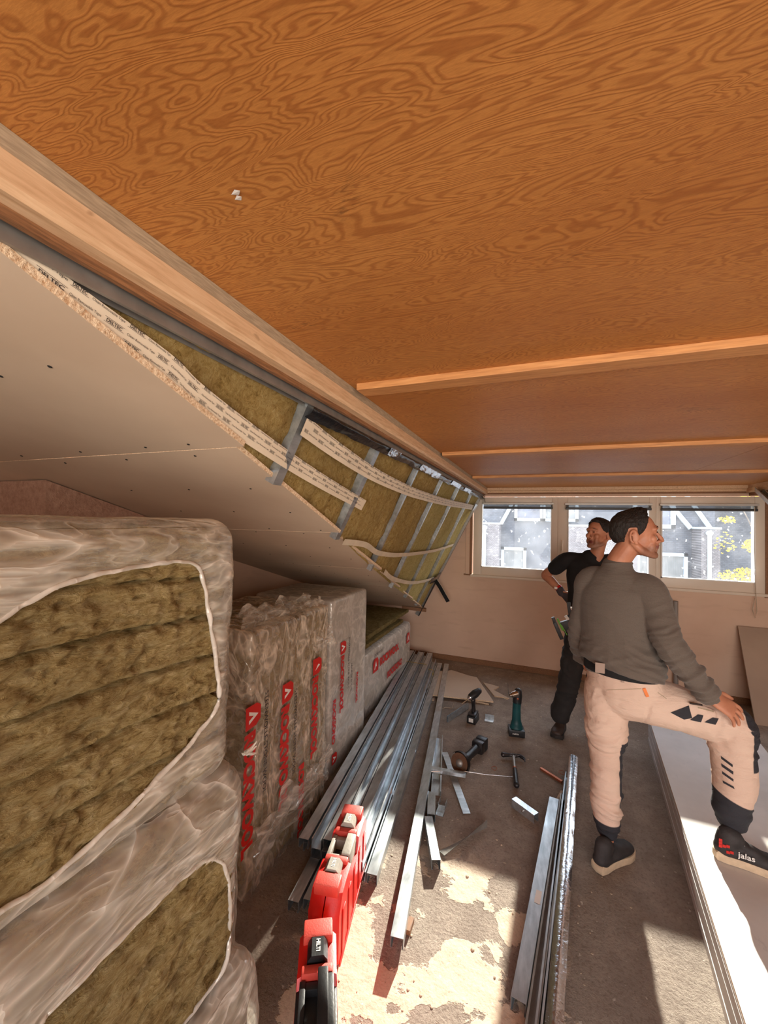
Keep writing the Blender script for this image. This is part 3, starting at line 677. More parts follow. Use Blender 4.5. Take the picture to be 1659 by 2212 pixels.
tape([(1.62, .47), (1.9, .50), (2.2, .575), (2.753, .627), (3.6, .655), (4.1, .65), (4.56, .637)], .032, 'curled pale strap sagging across the middle of the studs', 'whitetape', False, .022)
tape([(2.45, .73), (2.75, .83), (3.335, .955), (3.9, 1.03), (4.42, 1.065)], .034, 'lowest pale strap, ending in a black patch near the window wall', 'whitetape', False, .022)
mb = MB(); mb.grid(lambda u, v: S(4.30+.42*u, 1.045+.075*v, .030+.008*math.sin(u*5)), 10, 4)
tag(mb.build('tape_patch', 'membrane', smooth='all'), 'black tape patch at the end of the lowest strap', 'tape')
e0 = S(4.70, 1.08, .03)
mb = MB(); P0 = [e0, Vector((-1.03, 4.66, 1.00)), Vector((-1.00, 4.64, .90)), Vector((-.965, 4.62, .80)), Vector((-.935, 4.6, .745))]
P0[0] = ony(938, 1250, 4.66); P0[1] = ony(950, 1268, 4.66); P0[2] = ony(960, 1286, 4.66); P0[3] = ony(968, 1300, 4.66); P0 = P0[:4]
for i in range(3):
    for dd, mi in ((0, 0), (.004, 1)):
        q = Vector((.020, 0, .010)); o_ = Vector((0, dd, dd)); mb.add([P0[i]-q+o_, P0[i]+q+o_, P0[i+1]+q+o_, P0[i+1]-q+o_], [(0, 1, 2, 3)], mi)
tag(mb.build('hanging_strap', ['membrane', 'papertape']), 'loose black strap end dangling from the sloping wall in front of the window wall', 'strap')
mb = MB(); mb.grid(lambda u, v: S(4.55+.2*u, .10+.085*v, .030), 6, 3); tag(mb.build('tape_patch', 'foil', smooth='all'), 'silver tape patch at the window end of the upper tape', 'tape')
mb = MB(); mb.grid(lambda u, v: Vector((-.600+.01*v, 4.70+.20*u, 2.045-.11*v*u)), 6, 6); tag(mb.build('tape_patch', 'membrane', smooth='all'), 'black flap at the window end of the membrane by the ceiling corner', 'tape')

# ------------------------------------------------------------------ sloping plasterboards (P)
ang = math.atan(.312)
TIP = [(.803, -.715), (1.565, -.832), (2.40, -.960), (3.15, -1.085), (3.92, -1.205), (4.62, -1.315), (4.90, -1.36)]
yb = [-.22, .803, 1.565, 2.40, 3.15, 3.92, 4.62, 4.90]; nx = [-.54, -.742, -.868, -.99, -1.11, -1.225, -1.34]
pl_ = ['sloping plasterboard panel nearest the camera, with two rows of screws', 'second sloping plasterboard panel, below the long joint', 'third sloping plasterboard panel, above the standing wool packs', 'fourth sloping plasterboard panel, its tip beside the lowest straps',
       'fifth sloping plasterboard panel towards the window wall', 'sixth narrow-looking plasterboard panel close to the window wall', 'last short plasterboard panel touching the window wall']
for k in range(7):
    y0, y1 = yb[k]+.0015, yb[k+1]-.0015; x0 = nx[k]; x1 = TIP[k][1] if k < 7 else 0
    if k == 0: x0 = -.575
    Pt = lambda x, y, dz: Vector((x, y, ZP(y)+dz))
    mb = MB(); n = 60; th = .0125
    ed = []
    for i in range(n+1):
        t = i/n; y = y0+(y1-y0)*t; x = x0+(x1-x0)*t + .016 + .002*fbm(Vector((y*60, k, 0)), 3); ed.append((x, y))
    for i in range(n):
        (xa, ya), (xb, yb_) = ed[i], ed[i+1]
        mb.add([Pt(-2.21, ya, 0), Pt(xa-.004, ya, 0), Pt(xb-.004, yb_, 0), Pt(-2.21, yb_, 0)], [(0, 1, 2, 3)], 0)
        mb.add([Pt(-2.21, ya, th), Pt(xa, ya, th), Pt(xb, yb_, th), Pt(-2.21, yb_, th)], [(0, 1, 2, 3)], 0)
        mb.add([Pt(xa-.004, ya, 0), Pt(xa, ya, th), Pt(xb, yb_, th), Pt(xb-.004, yb_, 0)], [(0, 1, 2, 3)], 1)
    for (x, y) in (ed[0], ed[-1]): mb.add([Pt(-2.21, y, 0), Pt(x-.004, y, 0), Pt(x, y, th), Pt(-2.21, y, th)], [(0, 1, 2, 3)], 1)
    o = tag(mb.build('plasterboard_sheet', ['board', 'core']), pl_[k], 'plasterboard', 'plasterboards on the lower roof slope'); PM[o.name] = Matrix.Identity(4)
    if k < 5:
        sc = MB(); sc.ell((0, 0, 0), (.0042, .0042, .0016), None, 8, 4); first = None
        cols = [-.86, -1.02, -1.30, -1.60, -1.95] if k == 0 else [x1-.07, x1-.35, x1-.65]
        for xx in cols:
            for i in range(4):
                y = y0+.03+(y1-y0-.06)*(i/3); p = Pt(xx + .004*noise.noise(Vector((xx*9, y*9, 0))), y, -.0008)
                if first is None: first = sc.build('screw_head', 'dark', o, local=True); q = first
                else: q = first.copy(); COL.objects.link(q); q.parent = o
                q.location = p; q.rotation_euler = (-ang, 0, 0)
mb = MB(); mb.beam((-1.60, 4.80, .62), (-1.30, 4.86, .60), .04, .04); tag(mb.build('batten_offcut', 'timber'), 'dark batten end under the last sloping board', 'batten')

for k, (x, y, w_) in enumerate(((512, 416, .010), (517, 428, .008))):
    c_ = onz(x, y, ZC-.0012); mb = MB(); mb.add([c_+Vector((-w_, 0, 0)), c_+Vector((0, .004, 0)), c_+Vector((w_*.7, -.002, -.001)), c_+Vector((0, -.005, 0))], [(0, 1, 2, 3)])
    tag(mb.build('paint_flake', 'white'), ['white paint flake on the plywood ceiling, the pointed one nearer the camera', 'white paint flake on the plywood ceiling, the blunter of the pair'][k], 'paint flake')
# ================================================================== wrapped wool bales, left foreground
def inpoly(p, poly):
    x, y = p; c = False; n = len(poly); j = n-1
    for i in range(n):
        xi, yi = poly[i]; xj, yj = poly[j]
        if (yi > y) != (yj > y) and x < (xj-xi)*(y-yi)/(yj-yi)+xi: c = not c
        j = i
    return c
def polydist(p, poly):
    m = 9; n = len(poly)
    for i in range(n):
        ax, ay = poly[i]; bx, by = poly[(i+1) % n]; dx, dy = bx-ax, by-ay; L = dx*dx+dy*dy
        t = max(0, min(1, ((p[0]-ax)*dx+(p[1]-ay)*dy)/L)); m = min(m, math.hypot(p[0]-ax-dx*t, p[1]-ay-dy*t))
    return m
def rbox(c0, c1, r, fn=None, nu=60, nv=40):
    """surface sampler of a soft cushion box: returns grid functions for the faces; pushes corners round"""
    x0, y0, z0 = c0; x1, y1, z1 = c1
    cx, cy, cz = (x0+x1)/2, (y0+y1)/2, (z0+z1)/2; hx, hy, hz = (x1-x0)/2, (y1-y0)/2, (z1-z0)/2
    def rnd(p):
        q = Vector((p.x-cx, p.y-cy, p.z-cz)); i = Vector((max(-hx+r, min(hx-r, q.x)), max(-hy+r, min(hy-r, q.y)), max(-hz+r, min(hz-r, q.z))))
        d = q-i
        if d.length > 1e-6 and (abs(d.x) > 1e-6) + (abs(d.y) > 1e-6) + (abs(d.z) > 1e-6) > 1: d = d.normalized()*r
        return Vector((cx, cy, cz)) + i + d, (d.normalized() if d.length > 1e-6 else Vector((1, 0, 0)))
    return rnd
def soft_block(name, c0, c1, m, parent, r=.03, den=.014, disp=None, faces='x+ y+ y- z+ x-'):
    rnd = rbox(c0, c1, r); x0, y0, z0 = c0; x1, y1, z1 = c1; mb = MB()
    F = {'x+': (lambda u, v: Vector((x1, y0+(y1-y0)*u, z0+(z1-z0)*v)), y1-y0, z1-z0), 'x-': (lambda u, v: Vector((x0, y0+(y1-y0)*u, z0+(z1-z0)*v)), y1-y0, z1-z0),
         'y-': (lambda u, v: Vector((x0+(x1-x0)*u, y0, z0+(z1-z0)*v)), x1-x0, z1-z0), 'y+': (lambda u, v: Vector((x0+(x1-x0)*u, y1, z0+(z1-z0)*v)), x1-x0, z1-z0),
         'z+': (lambda u, v: Vector((x0+(x1-x0)*u, y0+(y1-y0)*v, z1)), x1-x0, y1-y0), 'z-': (lambda u, v: Vector((x0+(x1-x0)*u, y0+(y1-y0)*v, z0)), x1-x0, y1-y0)}
    for k in faces.split():
        f, a, b = F[k]
        def g(u, v, f=f):
            p, n = rnd(f(u, v)); return disp(p, n) if disp else p
        d_ = den if k in ('x+', 'y-', 'z+') else den*3
        mb.grid(g, max(4, int(a/d_)), max(4, int(b/d_)))
    return mb.build(name, m, parent, smooth='all')
def wool_disp(z0, nl, H, amp=.012, seed=0., bend=.0):
    def f(p, n):
        lay = (p.z + bend*(p.y-.4)**2 + .014*noise.noise(Vector((p.y*3, p.z*2, seed))) - z0)/(H/nl); t = abs((lay % 1)-.5)*2
        st_ = .35 + .65*max(0, min(1, .5+1.2*noise.noise(Vector((p.y*2.5, math.floor(lay)*3.7, seed+4)))))
        crack = -amp*3.8*max(0, (t-.88)/.12)**1.3*st_
        w_ = Vector((noise.noise(p*7+Vector((seed, 0, 0))), noise.noise(p*7+Vector((0, seed, 5))), 0))*.9
        q = Vector((p.x*9, p.y*10, p.z*24+seed)) + w_; h = amp*(.9*fbm(q, 4) - 1.1*max(0, abs(fbm(q*1.7, 3))*2.2-.35)) + amp*.8*(.5-abs(fbm(Vector((p.x*26, p.y*34, p.z*70+seed)) + w_*2, 3)))
        return p + n*(h+crack)
    return f
def chaikin(P, it=2, closed=True):
    for _ in range(it):
        Q = []; n = len(P)
        for i in range(n): a, b = P[i], P[(i+1) % n]; Q += [(a[0]*.75+b[0]*.25, a[1]*.75+b[1]*.25), (a[0]*.25+b[0]*.75, a[1]*.25+b[1]*.75)]
        P = Q
    return P
def hem(hole, X, parent, m, r=.006, rnd=None):
    P = [p for p in chaikin(hole, 3)]; pts = []
    for i, p in enumerate(P): pts.append(Vector((X + .004*noise.noise(Vector((p[0]*20, p[1]*20, 0))), p[0]+.004*noise.noise(Vector((p[0]*30, p[1]*30, 3))), p[1]+.004*noise.noise(Vector((p[0]*30, p[1]*30, 9))))))
    if rnd: pts = [rnd(q)[0] for q in pts]
    rs = [r*(.6+.8*abs(noise.noise(q*25))) for q in pts]
    mb = MB(); mb.tube(pts+[pts[0]], rs+[rs[0]], 8); mb.build('rolled_hem', m, parent, 'all')
def film_shell(name, c0, c1, m, parent, hole=None, r=.05, den=.018, amp=.010, seed=0., out=.012, faces='x+ y+ y- z+', pull=None, stretch=(3, 2, 5)):
    x0, y0, z0 = c0; x1, y1, z1 = c1; rnd = rbox((x0-out, y0-out, z0-out), (x1+out, y1+out, z1+out), r); mb = MB()
    a = Vector((x0-out, y0-out, z0-out)); b = Vector((x1+out, y1+out, z1+out))
    F = {'x+': (lambda u, v: Vector((b.x, a.y+(b.y-a.y)*u, a.z+(b.z-a.z)*v)), y1-y0, z1-z0), 'y-': (lambda u, v: Vector((a.x+(b.x-a.x)*u, a.y, a.z+(b.z-a.z)*v)), x1-x0, z1-z0),
         'y+': (lambda u, v: Vector((a.x+(b.x-a.x)*u, b.y, a.z+(b.z-a.z)*v)), x1-x0, z1-z0), 'z+': (lambda u, v: Vector((a.x+(b.x-a.x)*u, a.y+(b.y-a.y)*v, b.z)), x1-x0, y1-y0)}
    for k in faces.split():
        f, L1, L2 = F[k]
        def g(u, v, f=f, k=k):
            p0 = f(u, v); p, n = rnd(p0)
            h = amp*(fbm(Vector((p.x*stretch[0], p.y*stretch[1], p.z*stretch[2]+seed)), 4)*1.2 + .8*abs(fbm(Vector((p.x*9, p.y*7+p.z*5, p.z*11-p.y*8+seed)), 4)))
            if hole and k == 'x+':
                d = polydist((p.y, p.z), hole); h += -(out-.002)*math.exp(-d/.03) + .006*math.exp(-d/.006)
            return p + n*h
        keep = None
        if hole and k == 'x+': keep = lambda u, v, f=f: not inpoly((f(u, v).y, f(u, v).z), hole)
        mb.grid(g, max(6, int(L1/den)), max(6, int(L2/den)), keep)
    return mb.build(name, m, parent, smooth='all')
def holepoly(px, X): return [(lambda q: (q.y, q.z))(onx(x, y, X)) for x, y in px]
def knotted(mb, c, seed, s_=.03):
    for i in range(7):
        a = i*2.1+seed; d = Vector((.6*math.cos(a)+.3, .7*math.sin(a), .5*math.sin(a*1.7)))*s_
        mb.limb([Vector(c), Vector(c)+d*.6, Vector(c)+d*1.1+Vector((0, 0, .006))], [.006, .004, .002], None, 6, 3)

FX = -.762
bA = root('insulation_bale', 'large torn-open plastic bale of brown wool at eye height, topmost of the left stack', 'insulation bale', (-1.06, .25, 1.06), 0, 'stacked bales in the left foreground')
soft_block('wool_block', (-1.36, -.30, 1.062), (FX, .825, 1.672), 'wool', bA, .035, .0062, wool_disp(1.062, 6, .61, .017, 1.0, .12))
hA = holepoly([(-140, 1420), (0, 1342), (60, 1300), (150, 1256), (250, 1232), (350, 1216), (405, 1212), (432, 1226), (440, 1262), (455, 1340), (468, 1440), (477, 1500), (468, 1535), (400, 1620), (325, 1700), (180, 1840), (80, 1925), (0, 1969), (-140, 2050)], FX+.01)
film_shell('plastic_wrap', (-1.36, -.30, 1.062), (FX, .825, 1.672), 'film', bA, chaikin(hA, 2), .06, .008, .010, 2.0, .022, stretch=(3, 1.5, 7)); hem(hA, FX+.010, bA, 'filmwhite', .006, rbox((-1.382, -.322, 1.040), (FX+.010, .847, 1.694), .06))
bB = root('insulation_bale', 'torn-open plastic bale of brown wool under the eye-height one in the left stack', 'insulation bale', (-1.06, .25, .50), 0, 'stacked bales in the left foreground')
soft_block('wool_block', (-1.34, -.30, .50), (-.745, .885, 1.04), 'wool', bB, .06, .008, wool_disp(.50, 6, .54, .016, 5.0, .10))
hB = holepoly([(60, 2240), (150, 2140), (230, 2060), (330, 1960), (400, 1890), (440, 1862), (467, 1854), (488, 1872), (500, 1925), (503, 1990), (497, 2070), (480, 2140), (440, 2230), (380, 2330), (300, 2500), (0, 2600)], -.735)
film_shell('plastic_wrap', (-1.34, -.30, .50), (-.745, .885, 1.035), 'filmmilky', bB, chaikin(hB, 2), .09, .009, .012, 7.0, .020, stretch=(3, 2, 6)); hem(hB, -.745+.010, bB, 'filmwhite', .006, rbox((-1.36, -.32, .480), (-.735, .905, 1.055), .09))
mb = MB(); knotted(mb, (-.745, .895, 1.055), 1.2); mb.build('wrap_knot', 'filmmilky', bB, True)
bC = root('insulation_bale', 'plastic wrapped bale at the bottom of the left stack, only its corner showing', 'insulation bale', (-1.0, .30, 0), 0, 'stacked bales in the left foreground')
soft_block('wool_block', (-1.30, -.30, .01), (-.735, .95, .47), 'wool', bC, .05, .02, wool_disp(.0, 5, .47, .010, 9.0))
film_shell('plastic_wrap', (-1.30, -.30, .0), (-.725, .965, .475), 'filmmilky', bC, None, .07, .012, .020, 11.0, .010)

# ------------------------------------------------------------------ standing printed wool packs
def logo(mb_r, mb_w, fn, u, v, s_):
    q = lambda a, b, l=0: fn(u+a*s_, v+b*s_, l)
    mb_r.add([q(0, 0), q(1, 0), q(1, .72), q(.80, 1), (q(.2, 1)), q(0, .72)], [(0, 1, 2, 3, 4, 5)])
    mb_w.add([q(.22, .2, .0006), q(.5, .82, .0006), q(.78, .2, .0006), q(.62, .2, .0006), q(.5, .5, .0006), q(.38, .2, .0006)], [(0, 1, 4, 5), (1, 2, 3, 4)])
def facefn(X, Y, Z, down=True, wob=.004):
    """text frame on a +X face: reading downwards, or along Y"""
    def f(u, v, l=0):
        if down: y, z = Y+v, Z-u
        else: y, z = Y+u, Z+v
        return Vector((X + l + wob*fbm(Vector((y*9, z*9, X)), 2), y, z))
    return f
def pack(label, c0, c1, film, torn=0., den=.014, amp=.008, seed=0., wm='wool'):
    r_ = root('insulation_pack', label, 'insulation pack', ((c0[0]+c1[0])/2, (c0[1]+c1[1])/2, c0[2]), 0, 'printed stone wool packs standing along the left wall')
    soft_block('wool_block', (c0[0], c0[1], c0[2]+.004), (c1[0], c1[1], c1[2]-torn), wm, r_, .03, den*1.4, wool_disp(0, 8, 1.0, .008, seed))
    film_shell('plastic_wrap', c0, c1, film, r_, None, .022, den, amp, seed+3, .010, stretch=(5, 9, 2.2))
    return r_
def prints(r_, X, specs, logos=(), blacks=(), down=True):
    for (t, Y, Z, sz) in specs: mr = MB(); put_text(mr, t, facefn(X, Y, Z, down), sz*1.12, 0, 0, .055, .93); mr.build('printed_lettering', 'redprint', r_)
    for (Y, Z, sz) in logos:
        mr = MB(); mw = MB(); logo(mr, mw, facefn(X, Y, Z, down), 0, 0, sz); a = mr.build('printed_emblem', 'redprint', r_); PM[a.name] = PM[r_.name]; mw.build('emblem_mark', 'white', a)
    for (t, Y, Z, sz) in blacks: mk_ = MB(); put_text(mk_, t, facefn(X, Y, Z, down), sz, 0, 0, .012); mk_.build('printed_text', 'black_print', r_)
XP = -1.20
p1 = pack('torn crumpled wool pack with big red lettering, nearest of the standing packs', (-1.80, 1.455, 0), (XP, 2.14, 1.175), 'filmpack', .03, .011, .016, 21.)
yz = lambda x, y, X: (lambda q: (q.y, q.z))(onx(x, y, X))
X1 = XP+.030
def at_(x, y, X): q = onx(x, y, X); return q.y, q.z
y1, z1 = at_(530, 1590, X1); y2, z2 = at_(609, 1530, X1); y3, z3 = at_(676, 1465, X1); y4, z4 = at_(650, 1700, X1)
prints(p1, X1, [('ROCKWOOL', y1, z1, .085), ('ROCKWOOL', y2, z2, .080), ('ROCKWOOL', y3, z3, .072), ('ROCKWOOL', y4-.02, z4+.12, .06)],
       [(y1, z1+.115, .10), (y2, z2+.11, .095), (y3, z3+.10, .09)],
       [('STEENWOLLE STONE WOOL', y1+.13, z1+.14, .036), ('STEENWOLLE STONE WOOL', y2+.11, z2+.05, .034)])
# torn, crumpled film standing up above pack
def crumple(u, v):
    Y = 1.47+u*.62; a = v
    return Vector((XP-.02-.28*(1-v)*.2 - .09*v*v + .05*fbm(Vector((Y*9, v*4, 2)), 4), Y+.03*fbm(Vector((Y*12, v*5, 5)), 3), 1.15+.155*v*(.65+.6*abs(noise.noise(Vector((Y*8, 3, 1)))))+.03*fbm(Vector((Y*14, v*6, 9)), 4)))
MB().grid(crumple, 60, 22).build('torn_film', 'film', p1, 'all')
def crumple2(u, v):
    Y = 1.95+u*.24; return Vector((XP+.035 - .10*v + .05*fbm(Vector((Y*14, v*6, 22)), 4), Y, .95+.27*v+.04*fbm(Vector((Y*16, v*9, 19)), 4)))
MB().grid(crumple2, 30, 30).build('torn_film', 'film', p1, 'all')
def crumple3(u, v):
    Y = 1.47+u*.68; return Vector((XP+.03+.02*v+.05*fbm(Vector((Y*8, v*3, 41)), 4), Y, .13+.30*v*(.6+.5*abs(noise.noise(Vector((Y*5, 7, 1)))))))
MB().grid(crumple3, 50, 18).build('torn_film', 'film', p1, 'all')
p2 = pack('tall neatly wrapped wool pack with red lettering, second of the standing packs', (-1.88, 2.325, 0), (-1.27, 2.88, 1.160), 'filmwhite', .012, .013, .004, 31.)
X2 = -1.27+.020
ya, za = at_(737, 1418, X2); yb2, zb = at_(728, 1480, X2); yc, zc = at_(768, 1440, X2)
prints(p2, X2, [('ROCKWOOL', ya, za, .062), ('ROCKSONO', ya-.10, za-.26, .050), ('ROCKWOOL', yc+.02, zc-.05, .036)], [(ya-.01, za+.095, .085), (ya-.10, za-.62, .07)], [('STEENWOLLE STONE WOOL', ya+.115, za+.10, .028), ('LAINE DE ROCHE', ya+.165, za-.1, .026)])
# lettering on the brown camera-facing side
mk_ = MB(); put_text(mk_, 'STONE WOOL', lambda u, v: Vector((-1.322+v, 2.300, .98-u)), .045, 0, 0, .01); mk_.build('printed_text', 'black_print', p2)
mk_ = MB(); put_text(mk_, 'LAINE DE ROCHE', lambda u, v: Vector((-1.322+v, 2.300, .66-u)), .045, 0, 0, .01); mk_.build('printed_text', 'black_print', p2)
p3 = root('insulation_pack', 'white wrapped wool pack lying by the window end, with loose wool boards on top', 'insulation pack', (-1.65, 3.7, 0), 0, 'printed stone wool packs standing along the left wall')
soft_block('wool_block', (-1.95, 2.98, .004), (-1.36, 4.38, .55), 'wool', p3, .03, .03, wool_disp(0, 8, 1.0, .006, 51))
film_shell('plastic_wrap', (-1.95, 2.98, 0), (-1.36, 4.38, .555), 'filmwhite', p3, None, .04, .022, .012, 53, .008, stretch=(4, 3, 4))
X3 = -1.36+.024
y5, z5 = at_(806, 1456, X3); y6, z6 = at_(827, 1452, X3)
prints(p3, X3, [('ROCKWOOL', y5+.16, z5+.02, .085), ('ROCKSONO', y6+.12, z6-.10, .075)], [(y5, z5+.0, .12), (y5+.95, z5+.0, .11)], [('STONE WOOL', y5+.02, z5+.14, .03)], down=False)
for k, (x0, x1, y0, y1, z, th, rz, lb) in enumerate(((-1.93, -1.40, 3.12, 4.25, .575, .035, 2, 'lowest loose wool board on the lying pack'), (-1.95, -1.42, 3.02, 4.10, .628, .035, -2, 'middle loose wool board on the lying pack'), (-1.92, -1.36, 3.15, 4.32, .681, .035, 1, 'topmost loose wool board on the lying pack under the sloping plasterboard'))):
    r_ = root('wool_board', lb, 'wool board', ((x0+x1)/2, (y0+y1)/2, z), R(rz), 'loose wool boards')
    def dd(p, n): return p + n*.007*fbm(Vector((p.x*20, p.y*18, p.z*30)), 4)
    sfx = (x1-x0)/2; sfy = (y1-y0)/2
    soft_block('board_core', (x0, y0, z+.0), (x1, y1, z+th), 'woolboard', r_, .004, .02, dd, 'x+ y+ y- z+ x- z-')

# ================================================================== steel studs
def stud(label, A, B, wdt=.05, h=.04, up_open=True, group=None, m='zinc', name='metal_stud', twist=0., lip=.007):
    A = Vector(A); B = Vector(B); pr = cprofile(wdt, h, lip)
    if not up_open: pr = flip(pr)
    mb = MB(); mb.prism(pr, A, B, (0, 0, 1), 0, twist)
    return tag(mb.build(name, m), label, 'metal stud', group)
G = 'bundle of galvanised studs along the packs'
offs = []
rng = random.Random(3)
def pile(x_near, yn, z, uo, lab, yf=4.64): 
    s_ = -.122; A = Vector((x_near + s_*(yn-1.70), yn, z)); B = Vector((x_near + s_*(yf-1.70), yf, z))
    return stud(lab, A, B, .050, .046, uo, G)
o1 = ['leftmost', 'second from the left', 'third from the left', 'fourth from the left', 'fifth from the left', 'sixth from the left']
for i in range(2): pile(-.995+.062*i, 1.50+.03*i, .0, False, 'dull stud jutting out under the bundle, %s' % ['outer one by the packs', 'inner one'][i], 4.5)
for i in range(4): pile(-.868+.056*i, 1.74+.02*rng.random(), 0, i % 2 == 0, 'bottom-layer stud of the stud bundle, %s on the floor' % o1[i])
for i in range(6): pile(-1.045+.055*i, 1.72+.03*rng.random(), .048, i % 2 == 1, 'stud in the middle layer of the stud bundle, %s' % o1[i], 4.60+.05*rng.random())
for i in range(5): pile(-1.050+.056*i + (.006 if i else 0), 1.70+.02*i, .096, i in (1, 3), 'stud on top of the stud bundle, %s' % o1[i], 4.62+.05*rng.random())
def strap_(Y, lab):
    mb = MB(); xc = -1.045-.122*(Y-1.7); x0 = xc-.03; x1 = xc+.31
    pts = [(x0, Y, .02), (x0, Y, .145), (x0+.01, Y, .146), (x1-.08, Y, .146), (x1-.06, Y, .098), (x1, Y, .096), (x1, Y, .02)]
    mb.tube(pts, (.006, .0012), 6); return tag(mb.build('packing_strap', 'yellowstrap'), lab, 'strap')
strap_(4.25, 'thin yellow packing strap around the far end of the stud bundle')
G2 = 'single studs lying beside the bundle'
stud('shiny short stud lying right beside the stud bundle', (-.815, 1.98, 0), (-.965, 3.10, 0), .046, .038, True, G2)
stud('shorter stud right of the shiny one, with a connector clip on it', (-.765, 1.86, 0), (-.832, 2.82, 0), .046, .038, True, G2)
for (x, y, z, lb) in ((-.80, 2.32, .040, 'small wing clip stuck on the shorter stud beside the bundle, the lower one'), (-.905, 2.62, .040, 'small wing clip on the shiny short stud beside the bundle')):
    mb = MB(); mb.box((x-.012, y-.02, z), (x+.012, y+.02, z+.004)); mb.beam((x-.02, y-.01, z), (x-.03, y+.01, z+.025), .02, .002); mb.beam((x+.02, y-.01, z), (x+.034, y+.01, z+.022), .02, .002)
    tag(mb.build('stud_clip', 'zinc'), lb, 'clip')
# long single stud that runs up to the window wall
stud('long single stud across the floor from the sun patch to the window wall', (-.498, 1.515, .022), (-.985, 4.66, 0), .052, .042, False, 'long studs on the floor')
MB_ = MB(); MB_.box((-.545, 1.60, 0), (-.47, 1.66, .020)); tag(MB_.build('spacer_block', 'timber'), 'small wood spacer under the near end of the long single stud', 'wood block')
stud('open stud offcut lying right against the long single stud', (-.572, 2.46, 0), (-.708, 3.11, 0), .062, .030, True, 'stud offcuts on the floor')
stud('short closed stud offcut between the clip and the long stud', (-.545, 2.235, 0), (-.590, 2.42, 0), .046, .045, False, 'stud offcuts on the floor')
stud('longer closed stud offcut beside the long stud, the nearer of two, in the sun', (-.445, 1.945, .0), (-.555, 2.21, 0), .044, .048, False, 'stud offcuts on the floor')
mb = MB(); 
for dx in (0, .042): mb.box((-.535+dx, 2.36, 0), (-.533+dx, 2.42, .028)); 
mb.box((-.535, 2.30, 0), (-.491, 2.36, .002)); mb.box((-.535, 2.36, .0), (-.491, 2.362, .022)); mb.box((-.535, 2.30, 0), (-.533, 2.36, .012)); mb.box((-.493, 2.30, 0), (-.491, 2.36, .012))
tag(mb.build('hanger_clip', 'zinc'), 'small U-shaped steel hanger clip right of the short offcut', 'clip')
mb = MB(); mb.box((0, -.022, 0), (.60, .022, .0016)); mb.box((0, -.022, 0), (.60, -.0205, .004))
o = tag(mb.build('metal_strip', 'zinc'), 'flat thin metal strip crossing under the shiny crosspiece', 'metal strip'); o.location = (-.62, 2.92, .012); o.rotation_euler = (0, R(.8), math.atan2(2.35-2.92, -.355+.62))
stud('shiny short crosspiece resting over the open offcut', (-.665, 2.635, .034), (-.424, 2.665, .034), .030, .022, False, 'stud offcuts on the floor')
mb = MB(); mb.tube([(-.43, 2.70, .045), (-.30, 2.745, .030), (-.137, 2.819, .014)], .0022, 6); mb.tube([(-.66, 2.60, .045), (-.43, 2.70, .045)], .0022, 6)
tag(mb.build('threaded_rod', 'chrome'), 'thin metal rod pointing at the hammer handle', 'rod')
# twisted angle offcut
mb = MB(); A = Vector((-.455, 2.055, .004)); B = Vector((-.244, 2.315, .004)); n = 14
for i in range(n):
    t0, t1 = i/n, (i+1)/n
    def q(t, s_): p = A.lerp(B, t); a = R(8+82*t); d_ = Vector((.77, -.63, 0))*math.cos(a)+Vector((0, 0, 1))*math.sin(a); return p + d_*(.042*s_)
    mb.add([q(t0, 0), q(t0, 1), q(t1, 1), q(t1, 0)], [(0, 1, 2, 3)])
    mb.add([q(t0, 0)+Vector((0, .0015, .0)), q(t0, 1)+Vector((0, .0015, .001)), q(t1, 1)+Vector((0, .0015, .001)), q(t1, 0)+Vector((0, .0015, 0))], [(0, 1, 2, 3)])
tag(mb.build('twisted_strip', 'zincdull', smooth='all'), 'twisted grey metal strip pointing up and right from the nearer offcut', 'metal strip')
stud('small shiny U-profile offcut with a bolt hole lying alone in mid-floor', (-.115, 2.56, .0), (.012, 2.47, 0), .040, .048, False, 'stud offcuts on the floor')
mb = MB(); mb.tube([(-.062, 2.497, .026), (-.066, 2.491, .026)], .005, 10); tag(mb.build('bolt', 'chrome', smooth=True), 'small bolt on the side of the lone U-profile', 'bolt')
stud('thin angle strip leaning by the impact driver', (-.70, 3.385, 0), (-.575, 3.70, .006), .012, .052, True, 'stud offcuts on the floor', lip=.001)
mb = MB(); mb.box((-.41, 3.53, 0), (-.335, 3.60, .003)); mb.box((-.41, 3.60, 0), (-.335, 3.603, .034)); mb.box((-.41, 3.53, 0), (-.335, 3.545, .012), 0, .004)
tag(mb.build('steel_bracket', 'zinc'), 'small steel bracket standing right of the impact driver', 'bracket')
# profiles on the right
u = Vector((.100, 1, 0)).normalized()
def rp(y, off): return Vector((-.045+off+(y-1.49)*.135, y, 0))
stud('white-faced closed profile with a small sticker, left one of the right-hand group', rp(1.50, .0), rp(2.66, .0), .052, .046, False, 'profiles lying beside the worker', 'zinc', 'metal_profile')
mb = MB(); a_ = rp(1.9, .006)+Vector((0, 0, .0468)); ax_ = Vector((.135, 1, 0)).normalized(); sd2 = Vector((ax_.y, -ax_.x, 0))
mb.add([a_-sd2*.012, a_+sd2*.012, a_+sd2*.012+ax_*.07, a_-sd2*.012+ax_*.07], [(0, 1, 2, 3)]); tag(mb.build('sticker', 'white'), 'small printed sticker on the white-faced profile', 'sticker')
stud('dull open profile between the white-faced profile and the bright foil-like one', rp(1.30, .050), rp(2.74, .048), .040, .034, True, 'profiles lying beside the worker', 'zincdull', 'metal_profile')
stud('narrow profile nested against the bright foil-like profile', rp(1.25, .074), rp(2.98, .050), .024, .040, True, 'profiles lying beside the worker', 'zinc', 'metal_profile')
A = rp(1.25, .122); B = Vector((.262, 3.20, 0)); mb = MB(); n = 60
